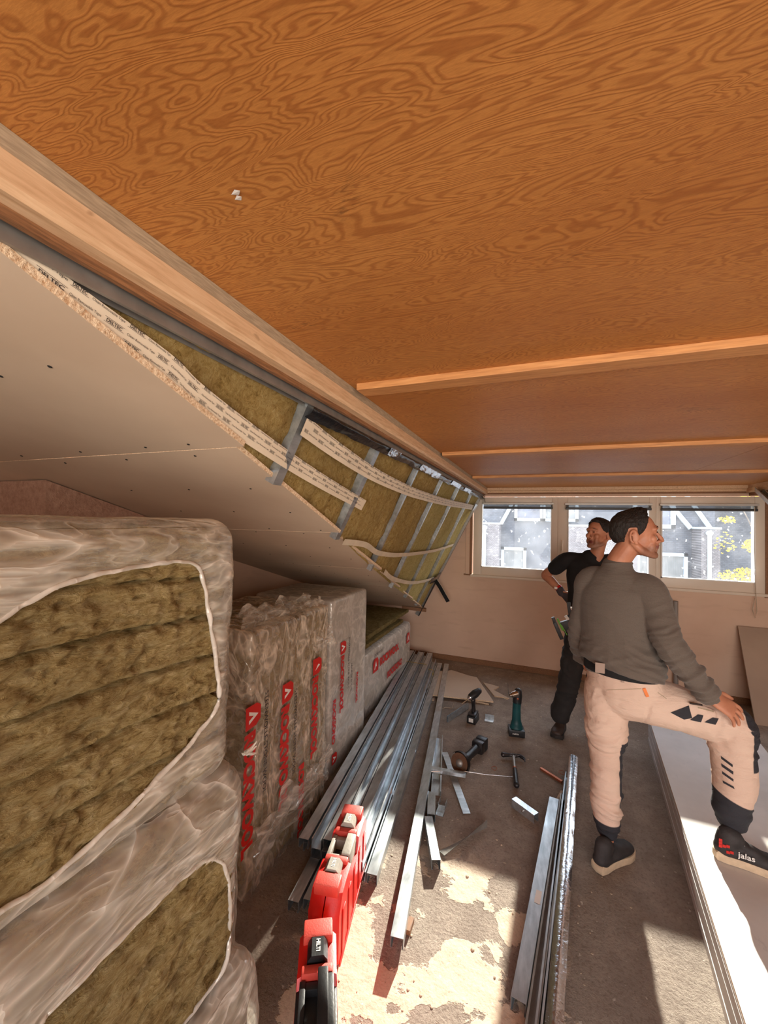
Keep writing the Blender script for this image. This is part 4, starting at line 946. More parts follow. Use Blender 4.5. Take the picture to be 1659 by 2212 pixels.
def wf(t, s_): p = A.lerp(B, t); wv = .004*fbm(Vector((t*26, s_*3, 1)), 3); return p + sd2*(s_-.5)*.056 + Vector((wv, 0, .040+.010*math.sin(s_*PI)+wv))
mb.grid(lambda u_, v_: wf(u_, v_), n, 6); mb.prism([(-.028, 0), (.028, 0), (.028, .039), (-.028, .039)], A, B)
tag(mb.build('metal_profile', 'foil', smooth=True), 'long bright dented foil-like profile, rightmost of the right-hand group', 'metal stud', 'profiles lying beside the worker')

# ------------------------------------------------------------------ board offcuts and scraps on the floor
def slab(name, pts, z, th, mats, label, cat, group=None):
    mb = MB(); n = len(pts); vs = [Vector((x, y, z)) for x, y in pts] + [Vector((x, y, z+th)) for x, y in pts]
    mb.add(vs, [tuple(range(n, 2*n))], 0); mb.add(vs, [tuple(range(n-1, -1, -1))], 0); mb.add(vs, [(i, (i+1) % n, n+(i+1) % n, n+i) for i in range(n)], 1)
    return tag(mb.build(name, mats), label, cat, group)
def zp(px, z=0): return [(lambda q: (q.x, q.y))(onz(x, y, z)) for x, y in px]
slab('plasterboard_offcut', zp([(916, 1496), (930, 1499), (940, 1503), (938, 1512), (925, 1510), (914, 1505)], .012), .0, .012, ['boardbrown', 'core'], 'small plasterboard corner piece under the irregular offcut, left', 'plasterboard')
slab('plasterboard_offcut', zp([(1010, 1505), (1056, 1513), (1056, 1520), (1010, 1511)], .012), .0, .013, ['boardbrown', 'core'], 'narrow plasterboard strip peeking out under the irregular offcut', 'plasterboard')
slab('plasterboard_offcut', zp([(920, 1465), (928, 1447), (962, 1450), (975, 1447), (1000, 1455), (1012, 1459), (1030, 1463), (1066, 1515), (1000, 1508), (930, 1500), (914, 1470)], .035), .022, .013, ['board', 'core'], 'large irregular plasterboard offcut lying tilted over the long stud', 'plasterboard')
slab('plasterboard_offcut', zp([(1044, 1474), (1060, 1478), (1078, 1483), (1066, 1490), (1100, 1508), (1068, 1503)], .01), 0, .010, ['board', 'core'], 'torn plasterboard scrap between the big offcut and the multi-tool', 'plasterboard')
mb = MB(); mb.tube([onz(952, 1533, .004), onz(962, 1528, .006), onz(976, 1530, .006), onz(980, 1520, .010)], .003, 6); tag(mb.build('twig', 'chip', smooth=True), 'thin pale bent splinter left of the impact driver', 'splinter')
mb = MB(); mb.beam(onz(1168, 1660, .008), onz(1214, 1689, .008), .018, .014); tag(mb.build('wood_stick', 'copper'), 'short reddish wood stick left of the profile tips', 'wood stick')
mb = MB(); mb.beam(onz(1204, 1728, .006), onz(1214, 1710, .008), .014, .012); tag(mb.build('wood_stick', 'chip'), 'tiny wood sliver tucked beside the profile tips', 'wood stick')
for (x, y, lb) in ((1067, 1659, 'curl of copper-coloured wire right of the grinder'), (1213, 1668, 'curl of wire left of the bright profile tip')):
    c = onz(x, y, .004); mb = MB(); mb.tube([c+Vector((.018*math.cos(a), .022*math.sin(a), .003*math.sin(2*a))) for a in [i*.5 for i in range(17)]], .0016, 5)
    tag(mb.build('wire_curl', 'copper', smooth=True), lb, 'wire')
mb = MB(); rng = random.Random(5)
for i in range(420):
    x = rng.uniform(-1.0, 1.0); y = rng.uniform(1.0, 4.9)
    if x > .5 and y < 3.9: continue
    r0 = rng.uniform(.0015, .0055)*(1.4 if y > 3.6 else 1); mb.ell((x, y, r0*.3), (r0*rng.uniform(.6, 1.7), r0*rng.uniform(.6, 1.7), r0*.5), None, 6, 4)
tag(mb.build('plaster_crumbs', 'chip'), 'scattered plaster crumbs and chips on the floor', 'debris', None, 'stuff')

# ------------------------------------------------------------------ big stack of plasterboards on the right
SL = .108
def sx_(y, off=0): return .6255 + SL*(y-1.745) + off
lab_ = ['bottom', 'second', 'third', 'fourth', 'fifth', 'sixth', 'seventh', 'eighth', 'ninth', 'tenth', 'eleventh', 'twelfth', 'thirteenth', 'fourteenth', 'top']
NB = 15; th = .2/NB
rng = random.Random(8)
for i in range(NB):
    mb = MB(); n = 40; off = rng.uniform(-.0015, .0015) if i < NB-1 else .0; yf = 3.74 + rng.uniform(-.012, .012)
    sag = 0
    def z_(y, i=i):
        b = i*th
        if i < 8: b -= .0
        bow = .020*max(0, (1.9-y))**1.5 if i >= 9 else 0
        return b + bow
    for k in range(n):
        ya, yb_ = 1.02+(yf-1.02)*k/n, 1.02+(yf-1.02)*(k+1)/n
        def P_(y, s_, t): return Vector((sx_(y, off)+s_*.655, y, z_(y)+t))
        for (t, fl) in ((.0006, 0), (th, 0)):
            mb.add([P_(ya, 0, t), P_(ya, 1, t), P_(yb_, 1, t), P_(yb_, 0, t)], [(0, 1, 2, 3)])
        mb.add([P_(ya, 0, .0006), P_(ya, 0, th), P_(yb_, 0, th), P_(yb_, 0, .0006)], [(0, 1, 2, 3)], 1 if i in (14,) else 0)
        mb.add([P_(ya, 1, .0006), P_(ya, 1, th), P_(yb_, 1, th), P_(yb_, 1, .0006)], [(0, 1, 2, 3)])
    for y in (1.02, yf): mb.add([P_(y, 0, .0006), P_(y, 1, .0006), P_(y, 1, th), P_(y, 0, th)], [(0, 1, 2, 3)], 1)
    tag(mb.build('plasterboard_sheet', ['boardgrey', 'core']), 'plasterboard in the low stack under the raised foot, %s sheet%s' % (lab_[i], '' if i in (0, 14) else ' from the floor'), 'plasterboard', 'stacked plasterboards on the right')
# board leaning against the window wall at the right
A = [onz(1632, 1566, 0), None]; bl0 = Vector((1.80, 4.45, 0)); tl = Vector((1.84, 4.88, .76))
dirx = Vector((1, .03, 0)); nn = (tl-bl0).cross(dirx).normalized()*.0125
mb = MB(); q0 = [bl0, bl0+dirx*.85, tl+dirx*.85, tl]
mb.add(q0+[p+nn for p in q0], [(0, 1, 2, 3), (7, 6, 5, 4), (0, 1, 5, 4), (1, 2, 6, 5), (2, 3, 7, 6), (3, 0, 4, 7)])
tag(mb.build('leaning_board', 'boardbrown'), 'grey-brown board leaning against the window wall at the right edge', 'board')
mb = MB(); mb.tube([(1.334, D-.045, 0), (1.334, D-.030, .955)], .022, 16); mb.tube([(1.334, D-.0302, .9551), (1.334, D-.030, .956)], .019, 16)
tag(mb.build('standing_pipe', 'pipe', smooth=True), 'grey plastic pipe standing against the window wall behind the workers', 'pipe')
mb = MB(); mb.box((1.15, 4.80, 0), (1.80, 4.86, .05)); mb.box((1.3, 4.6, 0), (1.78, 4.68, .035)); tag(mb.build('timber_offcut', 'timber'), 'dark timber lying at the foot of the window wall by the leaning board', 'timber')
mb = MB(); mb.prism(cprofile(.05, .04), ony(1638, 1062, 4.7), ony(1700, 1120, 3.6)); tag(mb.build('metal_stud', 'zinc'), 'bit of steel profile under the ceiling at the right edge of the window wall', 'metal stud')
# ================================================================== red tool cases
def case(label, near, far, dark, group):
    near = Vector(near); far = Vector(far); d = far-near; L = d.length; rz = math.atan2(d.y, d.x)
    r_ = root('tool_case', label, 'tool case', (near.x, near.y, 0), rz, group)
    H = .262; T = .058; r_.scale = (1, 1.06, 1.14)
    def outline(k=0): return [(0+k, .03), (.03+k, .004), (L-.03-k, .004), (L-k, .03), (L-k, .19), (L-.045-k, .235), (L-.10, .240), (L-.185, .240), (L-.215, .195), (.215, .195), (.185, .240), (.10, .240), (.045+k, .235), (0+k, .19)]
    def shell(y0, y1, name):
        mb = MB(); a = outline(); b = outline(.010); n = len(a)
        ym = y0 + (y1-y0)*.62
        vs = [Vector((p[0], y0, p[1])) for p in a] + [Vector((p[0], ym, p[1])) for p in a] + [Vector((.5*L+(p[0]-.5*L)*.97, y1, .12+(p[1]-.12)*.95)) for p in b]
        fs = [(i, (i+1) % n, n+(i+1) % n, n+i) for i in range(n)] + [(n+i, n+(i+1) % n, 2*n+(i+1) % n, 2*n+i) for i in range(n)] + [tuple(range(n-1, -1, -1)), tuple(range(2*n, 3*n))]
        mb.add(vs, fs); sg = 1 if y1 > y0 else -1
        for x0 in (.06, .15, .24, .33, .42):   # moulded ribs
            if x0 > L-.08: continue
            mb.box((x0, min(y1, y1+sg*.004), .03), (x0+.035, max(y1, y1+sg*.004), .175), 0, .0018)
        mb.box((.03, min(y1, y1+sg*.005), .012), (L-.03, max(y1, y1+sg*.005), .026), 0, .0018)
        return mb.build(name, 'red', r_, smooth=True, local=True)
    shell(-.002, -T, 'lid_shell'); shell(.002, T, 'base_shell')
    for x0, x1 in ((.035, .098), (L-.098, L-.035)) + (((.168, .196), (L-.196, L-.168))):
        big = (x1-x0) > .05
        MB().box((x0, -T*.80, .225), (x1, T*.80, .262 if big else .252), 0, .007).build('end_block', 'redend', r_, True, True)
    lm = 'black' if dark else 'greyplastic'; k = 0
    for x0 in (.104, L-.162):
        mb = MB(); pr = [(-.034, 0), (-.030, .030), (-.018, .044), (.018, .044), (.030, .030), (.034, 0)]
        mb.prism(pr, (x0, 0, .222), (x0+.058, 0, .222)); l_ = mb.build('latch', lm, r_, True, True)
        t_ = MB(); put_text(t_, 'HILTI', lambda u, v, x0=x0: Vector((x0+.052-u, .004-v, .2667)), .017, 0, 0, .03); t_.build('latch_lettering', 'white', l_, local=True)
    # carry handle: bar with two legs, frame and dark recess
    hm = 'black' if dark else 'greyplastic'
    mb = MB(); mb.box((.200, -T*.86, .19), (L-.200, -T*.22, .255), 0, .006); mb.box((.200, -T*.86, .175), (.222, T*.8, .235), 0, .004); mb.box((L-.222, -T*.86, .175), (L-.200, T*.8, .235), 0, .004); mb.box((.200, T*.55, .175), (L-.200, T*.86, .240), 0, .004)
    mb.build('handle', hm, r_, True, True)
    MB().box((.222, -T*.22, .178), (L-.222, T*.55, .1985)).build('handle_recess', 'black', r_, local=True)
    if dark:
        MB().box((.19, -T*1.03, .03), (L-.19, T*1.03, .215), 0, .008).build('dark_panel', 'black', r_, True, True)
        MB().beam((.20, -T*.3, .262), (L-.20, -T*.3, .262), .030, .024, (0, 0, 1), .005).build('grip', 'black', r_, True, True)
    else:
        t_ = MB(); put_text(t_, 'TE 6-A', lambda u, v: Vector((L*.5+.05-u, .012-v, .1992)), .016, 0, 0, .01); t_.build('recess_lettering', 'greyplastic', r_, local=True)
    return r_
case('red tool case with grey handle and grey latches standing upright beside the studs', (-.735, 1.335, 0), (-.838, 1.84, 0), False, None)
case('red and black tool case at the bottom edge, with black handle and latches', (-.445, .79, 0), (-.722, 1.285, 0), True, None)
mb = MB(); mb.beam(Vector((-.90, 1.86, .150)), Vector((-.85, 1.87, .150)), .02, .008); tag(mb.build('orange_tag', 'orange'), 'small orange tag at the far end of the grey-handled case', 'tag')

# ================================================================== power tools on the floor
# impact driver standing on its battery
r_ = root('impact_driver', 'compact cordless impact driver standing on its battery in front of the big offcut', 'cordless driver', (-.50, 3.49, 0), R(-8))
MB().box((-.038, -.055, 0), (.038, .055, .062), 0, .006).build('battery', 'black', r_, True, True)
MB().box((-.020, -.0565, .016), (.018, -.0550, .048)).build('battery_label', 'white', r_, local=True); 
mb = MB(); mb.box((-.034, -.050, .062), (.034, .050, .084), 0, .008); mb.limb([(0, .018, .08), (0, .012, .13), (0, .0, .185)], [(.018, .026), (.016, .021), (.019, .026)], (1, 0, 0), 14, 4)
mb.build('handle', 'steeldark', r_, True, True)
hd = Vector((-.50, -.70, -.38)).normalized(); c0 = Vector((.005, .03, .225))
mb = MB(); mb.limb([c0-hd*.045, c0, c0+hd*.045], [.026, .034, .030], None, 18, 4); mb.build('motor_housing', 'black', r_, 'all', True)
mb = MB(); mb.tube([c0+hd*.03, c0+hd*.06, c0+hd*.075], [.030, .026, .014], 18); mb.build('nose_cone', 'chrome', r_, True, True)
mb = MB(); mb.tube([c0+hd*.07, c0+hd*.15], [.005, .004], 8); mb.build('bit', 'chrome', r_, True, True)
# oscillating multi-tool standing on its battery
r_ = root('multi_tool', 'teal cordless oscillating multi-tool standing upright on its battery', 'multi-tool', (-.142, 3.42, 0), R(10))
MB().box((-.062, -.048, 0), (.062, .055, .055), 0, .008).build('battery', 'black', r_, True, True)
mb = MB(); put_text(mb, 'makita', lambda u, v: Vector((-.035+u, -.0485, .022+v)), .018, 0, 0, .01); mb.build('battery_lettering', 'white', r_, local=True)
mb = MB(); mb.limb([(0, 0, .055), (0, 0, .085), (0, 0, .13), (0, 0, .22), (.004, 0, .27)], [(.052, .042), (.044, .038), (.034, .032), (.032, .032), (.034, .034)], (1, 0, 0), 20, 4); mb.build('motor_housing', 'teal', r_, 'all', True)
mb = MB(); mb.limb([(.003, 0, .26), (.006, 0, .31), (.010, 0, .345)], [(.035, .034), (.036, .034), (.030, .030)], (1, 0, 0), 18, 4); mb.build('gear_head', 'black', r_, 'all', True)
mb = MB(); mb.tube([(.0, -.01, .335), (-.045, -.03, .325)], [.026, .022], 16); mb.tube([(-.045, -.03, .325), (-.062, -.036, .322)], [.014, .012], 12); mb.build('spindle', 'chrome', r_, True, True)
mb = MB(); mb.beam((-.064, -.036, .318), (-.070, -.034, .350), .020, .003, (1, 0, 0)); mb.beam((-.070, -.034, .350), (-.074, -.03, .415), .028, .002, (1, 0, 0)); mb.build('blade', 'steeldark', r_, local=True)
MB().ell((.004, -.028, .300), (.010, .010, .012), None, 10, 8).build('lever', 'copper', r_, 'all', True)
# angle grinder lying on its side
dc = onz(992, 1668, .0); dc.z = .062; bk = Vector((-.345, 3.17, .05)); ax = (bk-dc); ax.z = 0; ax.normalize(); nrm = Vector((-.30, -.92, .26)).normalized()
r_ = root('angle_grinder', 'dusty cordless angle grinder lying down with a worn cutting disc', 'angle grinder', (dc.x, dc.y, 0), 0)
A_, s1, t1 = frame(nrm)
mb = MB(); mb.tube([dc, dc+nrm*.0025], .062, 30); mb.build('cutting_disc', 'disc', r_, True)
mb = MB(); mb.tube([dc-nrm*.002, dc+nrm*.008], .016, 16); mb.build('lock_nut', 'chrome', r_, True)
mb = MB(); seg = 16
for i in range(seg):
    a0 = R(-60+i*200/seg); a1 = R(-60+(i+1)*200/seg)
    for rr0, rr1, l0, l1 in ((.070, .070, -.02, .012), (.030, .070, -.02, -.02)):
        q = lambda a, r0, l: dc + s1*math.cos(a)*r0 + t1*math.sin(a)*r0 + nrm*l
        mb.add([q(a0, rr0, l0), q(a1, rr0, l0), q(a1, rr1, l1), q(a0, rr1, l1)], [(0, 1, 2, 3)])
        mb.add([q(a0, rr0*1.03, l0), q(a1, rr0*1.03, l0), q(a1, rr1*1.03, l1), q(a0, rr1*1.03, l1)], [(0, 1, 2, 3)])
mb.build('disc_guard', 'steeldark', r_, 'all')
g0 = dc - nrm*.045
mb = MB(); mb.limb([dc-nrm*.012, g0, g0+ax*.05+Vector((0, 0, .0))], [.030, .036, .032], None, 16, 4); mb.build('gear_head', 'zincdull', r_, 'all')
mb = MB(); mb.limb([g0+ax*.04, g0+ax*.12, g0+ax*.22], [.033, .027, .030], None, 16, 4); mb.build('grip', 'black', r_, 'all')
mb = MB(); e_ = g0+ax*.22; mb.beam(e_, e_+ax*.055, .085, .085, (0, 0, 1), .014); mb.build('motor_cover', 'steeldark', r_, True)
mb = MB(); mb.beam(e_+ax*.058, e_+ax*.115, .080, .090, (0, 0, 1), .012); mb.build('battery', 'black', r_, True)
# claw hammer lying on the floor
h0 = Vector((-.145, 3.055, .028)); h1 = Vector((-.108, 2.735, .022)); hx = (h1-h0).normalized(); sxv = Vector((1, .12, 0)).normalized()
r_ = root('claw_hammer', 'claw hammer with a dark rubber grip lying on the floor beside the grinder', 'hammer', (h0.x, h0.y, 0), 0)
mb = MB(); mb.limb([h0-sxv*.070+Vector((0, -.012, 0)), h0-sxv*.045+Vector((0, -.006, 0)), h0-sxv*.02, h0+sxv*.015], [.017, .013, .011, .013], None, 12, 3)
for dz in (-.007, .007): mb.limb([h0+sxv*.005+Vector((0, 0, dz*.4)), h0+sxv*.045+Vector((0, .004, dz)), h0+sxv*.072+Vector((0, -.016, dz)), h0+sxv*.082+Vector((0, -.040, dz*1.2))], [(.012, .008), (.010, .006), (.008, .004), (.004, .002)], None, 8, 4)
mb.build('head', 'steeldark', r_, 'all')
mb = MB(); mb.limb([h0, h0+hx*.10, h0+hx*.16], [(.013, .009), (.010, .008), (.010, .009)], None, 12, 4); mb.build('shaft', 'zincdull', r_, 'all')
mb = MB(); mb.limb([h0+hx*.15, h0+hx*.22, h0+hx*.28, h0+hx*.325], [.013, .016, .015, .019], None, 14, 4); mb.build('grip', 'black', r_, 'all')
mb = MB(); mb.tube([h0+hx*.148, h0+hx*.158], .0145, 14); mb.build('grip_ring', 'copper', r_, True)

# ================================================================== outdoors, seen through the windows
struct(MB().box((-40, 6.5, -6.2), (60, 90, -6.0)).build('ground_outside', 'ground'))
bld = root('terraced_house', 'dark tile-hung terraced houses across the street with white framed windows', 'house', (2, 15, -6))
OUT = 15.0
def ow(x, y): return ony(x, y, OUT)
mb = MB(); mb.box((-14, 15.0, -6), (5.1, 15.35, 3.4)); mb.build('wall', 'tiles', bld)
mb = MB(); mb.box((4.9, 16.5, -6), (22, 16.9, 3.2)); mb.build('wall', 'tiles', bld)
mb = MB(); mb.add([(-14, 14.9, 3.3), (22, 14.9, 3.1), (22, 20, 5.6), (-14, 20, 5.8)], [(0, 1, 2, 3)]); mb.build('roof', 'tiles', bld)
for (x0, x1, zt) in ((-3.0, -1.236, 1.713), (.91, 2.9, 1.70), (4.50, 4.95, 1.71)):
    mb = MB(); mb.box((x0, 14.2, -6), (x1, 14.99, zt)); w_ = mb.build('brick_pier', 'brick', bld)
    MB().box((x0-.02, 14.17, zt), (x1+.03, 15.0, zt+.06)).build('pier_capping', 'trimblue', bld)
    mb = MB(); xc = x0+.38*(x1-x0) if x1 > 0 else -1.72; mb.tube([(xc, 14.12, -6), (xc, 14.12, zt-.15)], .05, 10); mb.ell((xc, 14.12, zt-.12), (.09, .07, .08)); mb.build('downpipe', 'trimblue', bld, True)
def trimline(a, b, w_=.09, y=14.93, m='trimblue'): MB().beam(Vector((a[0], y, a[1])), Vector((b[0], y, b[1])), .12, w_, (0, -1, 0)).build('verge_board', m, bld)
trimline((-1.236, 1.74), (-.80, 2.6)); trimline((.91, 1.74), (.45, 2.6)); trimline((4.45, 1.72), (3.72, 2.75)); trimline((4.95, 1.74), (4.35, 2.75), .05)
def outwin(x0, x1, z0, z1, pm, fw=.10):
    f = MB(); y0, y1 = 14.90, 15.02
    f.box((x0, y0, z0), (x0+fw, y1, z1)); f.box((x1-fw, y0, z0), (x1, y1, z1)); f.box((x0, y0, z0), (x1, y1, z0+fw)); f.box((x0, y0, z1-fw), (x1, y1, z1))
    o = f.build('window', 'trimblue', bld); PM[o.name] = PM[bld.name]; MB().box((x0+fw, 14.98, z0+fw), (x1-fw, 15.0, z1-fw)).build('pane', pm, o)
outwin(-.78, .18, 1.86, 2.9, 'paneout'); outwin(.16, 1.3, 1.86, 2.9, 'curtain'); outwin(-1.22, -.36, .0, .90, 'curtain'); outwin(.60, .72, -.2, .9, 'paneout', .03)
outwin(2.9, 4.06, 1.70, 2.9, 'paneout', .12); outwin(3.0, 4.38, -.6, .93, 'curtain', .10)
# autumn tree
tr = root('autumn_tree', 'tree with bright yellow autumn leaves outside the right window', 'tree', (6.2, 12.5, -6))
mb = MB(); mb.limb([(5.6, 12.6, -6), (5.5, 12.6, -2), (5.0, 12.5, .4), (5.6, 12.5, 2.4)], [.14, .11, .05, .03], None, 10, 5); mb.limb([(5.0, 12.5, .3), (5.4, 12.4, 1.2), (5.9, 12.4, 2.2)], [.04, .03, .015], None, 8, 4); mb.limb([(5.05, 12.5, .5), (5.1, 12.5, 1.4), (4.7, 12.4, 2.4)], [.03, .02, .01], None, 8, 4)
mb.build('trunk', 'bark', tr, 'all')
rng = random.Random(11); mb = MB()
cl = [((5.05, 12.4, 0.38), (.85, .5, .42), 1500), ((5.9, 12.4, .45), (.6, .5, .45), 900), ((5.05, 12.2, 1.33), (.36, .3, .20), 380), ((5.15, 12.2, 1.62), (.28, .25, .10), 160), ((5.75, 12.3, 1.7), (.30, .3, .50), 520), ((4.4, 12.2, 1.95), (.18, .2, .10), 60), ((6.6, 12.4, 1.2), (.7, .6, 1.2), 900), ((5.3, 12.2, 2.5), (.6, .5, .25), 200), ((4.35, 12.2, 1.35), (.22, .2, .30), 50)]
for c_, r3, nl in cl:
    for i in range(nl):
        while True:
            p = Vector((rng.uniform(-1, 1), rng.uniform(-1, 1), rng.uniform(-1, 1)))
            if p.length < 1 and rng.random() < .4+.6*p.length: break
        p = Vector((c_[0]+p.x*r3[0], c_[1]+p.y*r3[1], c_[2]+p.z*r3[2])); s_ = rng.uniform(.020, .042)
        a = Vector((rng.gauss(0, 1), rng.gauss(0, 1), rng.gauss(0, 1))).normalized(); _, b1, b2 = frame(a)
        mb.add([p-b1*s_, p+b2*s_*.7, p+b1*s_, p-b2*s_*.7], [(0, 1, 2, 3)])
mb.build('foliage', 'leaf', tr)['kind'] = 'stuff'
# ================================================================== people
def V(*a): return Vector(a)
def hand(mb, wr, fwd, back, thumb_side, size=.19, curl=(.25, .35, .3), spread=.10, sgn=1):
    """palm + five fingers. fwd: direction wrist->knuckles, back: normal of the back of the hand, thumb_side: direction of the thumb"""
    f = Vector(fwd).normalized(); b = Vector(back); b = (b-f*b.dot(f)).normalized(); t = Vector(thumb_side); t = (t-f*t.dot(f)-b*t.dot(b)).normalized()
    k = size/.19; P = Vector(wr)
    mb.limb([P-f*.015, P+f*.035*k, P+f*.080*k], [(.027*k, .020*k), (.037*k, .016*k), (.040*k, .0135*k)], t, 18, 5)
    for i, (off, L, r0) in enumerate(((.029, .072, .0092), (.010, .080, .0095), (-.010, .074, .0090), (-.028, .058, .0080))):
        base = P + f*(.078-.004*abs(i-1))*k + t*off*k; d = (f + t*spread*(1.4-i)*.9).normalized(); pts = [base-d*.014*k, base]; ang = 0; rr = [r0*k*1.05, r0*k*1.05]
        for j, fr in enumerate((.42, .32, .26)):
            ang += curl[j]*(1+.08*i); dd = d*math.cos(ang) - b*math.sin(ang); pts.append(pts[-1]+dd*L*k*fr*1.05); rr.append(r0*k*(.95-.11*j))
        mb.limb(pts, rr, None, 12, 3)
    base = P + f*.022*k + t*.026*k; d = (f*.62 + t*.70 - b*.25).normalized(); d2 = (f*.85+t*.35-b*.30).normalized()
    mb.limb([base-d*.01, base+d*.034*k, base+d*.034*k+d2*.030*k, base+d*.034*k+d2*.054*k], [.0135*k, .0120*k, .0105*k, .0080*k], None, 12, 3)
class Head:
    def __init__(s, c, fwd, up, k=1.0):
        s.c = Vector(c); s.f = Vector(fwd).normalized(); u = Vector(up); s.u = (u-s.f*u.dot(s.f)).normalized(); s.s = s.u.cross(s.f).normalized(); s.k = k   # s: person's left
    def p(s, f, l, u): return s.c + (s.f*f + s.s*l + s.u*u)*s.k
    def e(s, mb, c, r): mb.ell(s.p(*c), [x*s.k for x in r], (s.f, s.s, s.u), 24, 16)
def add_head(mb, h, open_mouth=False, chin=1.0):
    h.e(mb, (-.014, 0, .036), (.098, .078, .090)); h.e(mb, (.022, 0, .030), (.070, .068, .082))
    h.e(mb, (.030, 0, -.020), (.058, .061, .072)); h.e(mb, (.028, 0, -.052), (.060, .052, .050))
    mb.limb([h.p(-.02, .058, -.035), h.p(.018, .053, -.075), h.p(.070, .022, -.098), h.p(.082, 0, -.101)], [.016*h.k, .018*h.k, .018*h.k, .017*h.k], None, 12, 4)
    mb.limb([h.p(-.02, -.058, -.035), h.p(.018, -.053, -.075), h.p(.070, -.022, -.098), h.p(.082, 0, -.101)], [.016*h.k, .018*h.k, .018*h.k, .017*h.k], None, 12, 4)
    h.e(mb, (.078*chin, 0, -.100), (.020, .024, .018))
    mb.limb([h.p(.078, .045, .030), h.p(.089, .022, .038), h.p(.092, 0, .034), h.p(.089, -.022, .038), h.p(.078, -.045, .030)], [.010*h.k, .0115*h.k, .010*h.k, .0115*h.k, .010*h.k], None, 10, 4)
    mb.limb([h.p(.086, 0, .028), h.p(.098, 0, .006), h.p(.112, 0, -.016), h.p(.117, 0, -.027)], [.0080*h.k, .0088*h.k, .0112*h.k, .0108*h.k], None, 12, 4)
    for s_ in (1, -1):
        h.e(mb, (.100, s_*.013, -.032), (.012, .0085, .008)); h.e(mb, (.066, s_*.042, -.018), (.020, .020, .022))
        h.e(mb, (.060, s_*.038, -.058), (.022, .018, .030))
        # ear: rim, lobe, back
        ec = lambda a, r0=1.: h.p(-.018 - .016*math.cos(a)*r0 - .004, s_*(.078+.008+.006*math.cos(a)), -.004 + .030*math.sin(a)*r0)
        mb.limb([ec(a) for a in [R(x) for x in (-80, -45, -10, 30, 70, 110, 150)]], [.0062*h.k]*7, None, 8, 3)
        h.e(mb, (-.012, s_*.079, -.006), (.017, .008, .026)); h.e(mb, (-.010, s_*.079, -.036), (.009, .006, .009))
        h.e(mb, (.082, s_*.030, .014), (.009, .013, .0075))
    if open_mouth:
        h.e(mb, (.088, 0, -.050), (.013, .022, .006)); h.e(mb, (.082, 0, -.080), (.013, .019, .007)); h.e(mb, (.076, 0, -.066), (.010, .020, .014))
    else:
        h.e(mb, (.094, 0, -.052), (.011, .022, .0065)); h.e(mb, (.091, 0, -.064), (.011, .020, .0070)); h.e(mb, (.086, 0, -.046), (.012, .024, .010)); h.e(mb, (.084, 0, -.078), (.012, .020, .010))
def hair_mesh(h, parent, hairline, name='hair', seed=0., th=.009, m='hair', quiff=.012):
    mb = MB(); nu, nv = 96, 64
    def fn(u, v):
        a = 2*PI*u; t = -PI/2*.72 + (PI/2+PI/2*.72)*v
        d = Vector((math.cos(t)*math.cos(a), math.cos(t)*math.sin(a), math.sin(t)))
        # skull radius
        rx = .098 if d.x < .0 else .094; base = Vector((d.x*rx-.012, d.y*.0785, d.z*.092+.034)) if d.z > -.1 else Vector((d.x*rx-.012, d.y*.0785*(1+(d.z+.1)*.25), d.z*.105+.034))
        az = abs(math.degrees(math.atan2(d.y, d.x)))    # 0 = face, 180 = nape
        el = math.degrees(math.asin(max(-1, min(1, d.z))))
        lim = hairline(az); w_ = max(-1, min(1, (el-lim)/9.0))
        n_ = fbm(Vector((d.x*5, d.y*5, d.z*5+seed)), 3); n2 = fbm(Vector((d.x*16+seed, d.y*16, d.z*9)), 3)
        q = quiff*max(0, d.x+.1)*max(0, d.z)
        k = (th*(.9+.5*n_) + q*(1+.8*n2) + .003*n2)*max(0, w_)**.6 if w_ > 0 else -.014*min(1, -w_*2)
        if w_ <= 0: k = -.014*min(1, -w_*2)
        return h.c + (h.f*(base.x+d.x*k) + h.s*(base.y+d.y*k) + h.u*(base.z+d.z*k))*h.k
    mb.grid(fn, nu, nv); return mb.build(name, m, parent, 'all')
def face_bits(h, r_):
    for s_ in (1, -1):
        mb = MB(); mb.ell(h.p(.0858, s_*.030, .0145), (.0085*h.k, .0085*h.k, .0045*h.k), (h.f, h.s, h.u), 14, 10); mb.build('eye', 'eye', r_, 'all')
        mb = MB(); mb.limb([h.p(.094, s_*.014, .036), h.p(.093, s_*.030, .042), h.p(.080, s_*.050, .034)], [(.0040, .0030), (.0042, .0030), (.002, .002)], None, 8, 4); mb.build('eyebrow', 'hair', r_, 'all')
def fold(amp, sc, seed, axis_stretch=(1, 1, 1), ridge=.0):
    def d(p, n):
        q = Vector((p.x*axis_stretch[0], p.y*axis_stretch[1], p.z*axis_stretch[2]))*sc + Vector((seed, 0, 0))
        q2 = q + Vector((noise.noise(q*.6), noise.noise(q*.6+Vector((5, 0, 0))), 0))*.8
        return p + n*amp*(fbm(q2, 3)*1.0 + ridge*(1-2*abs(noise.noise(q2*1.3))))
    return d
def seg_t(p, a, b):
    ab = b-a; t = max(0, min(1, (p-a).dot(ab)/ab.length_squared)); return t, (p-(a+ab*t)).length
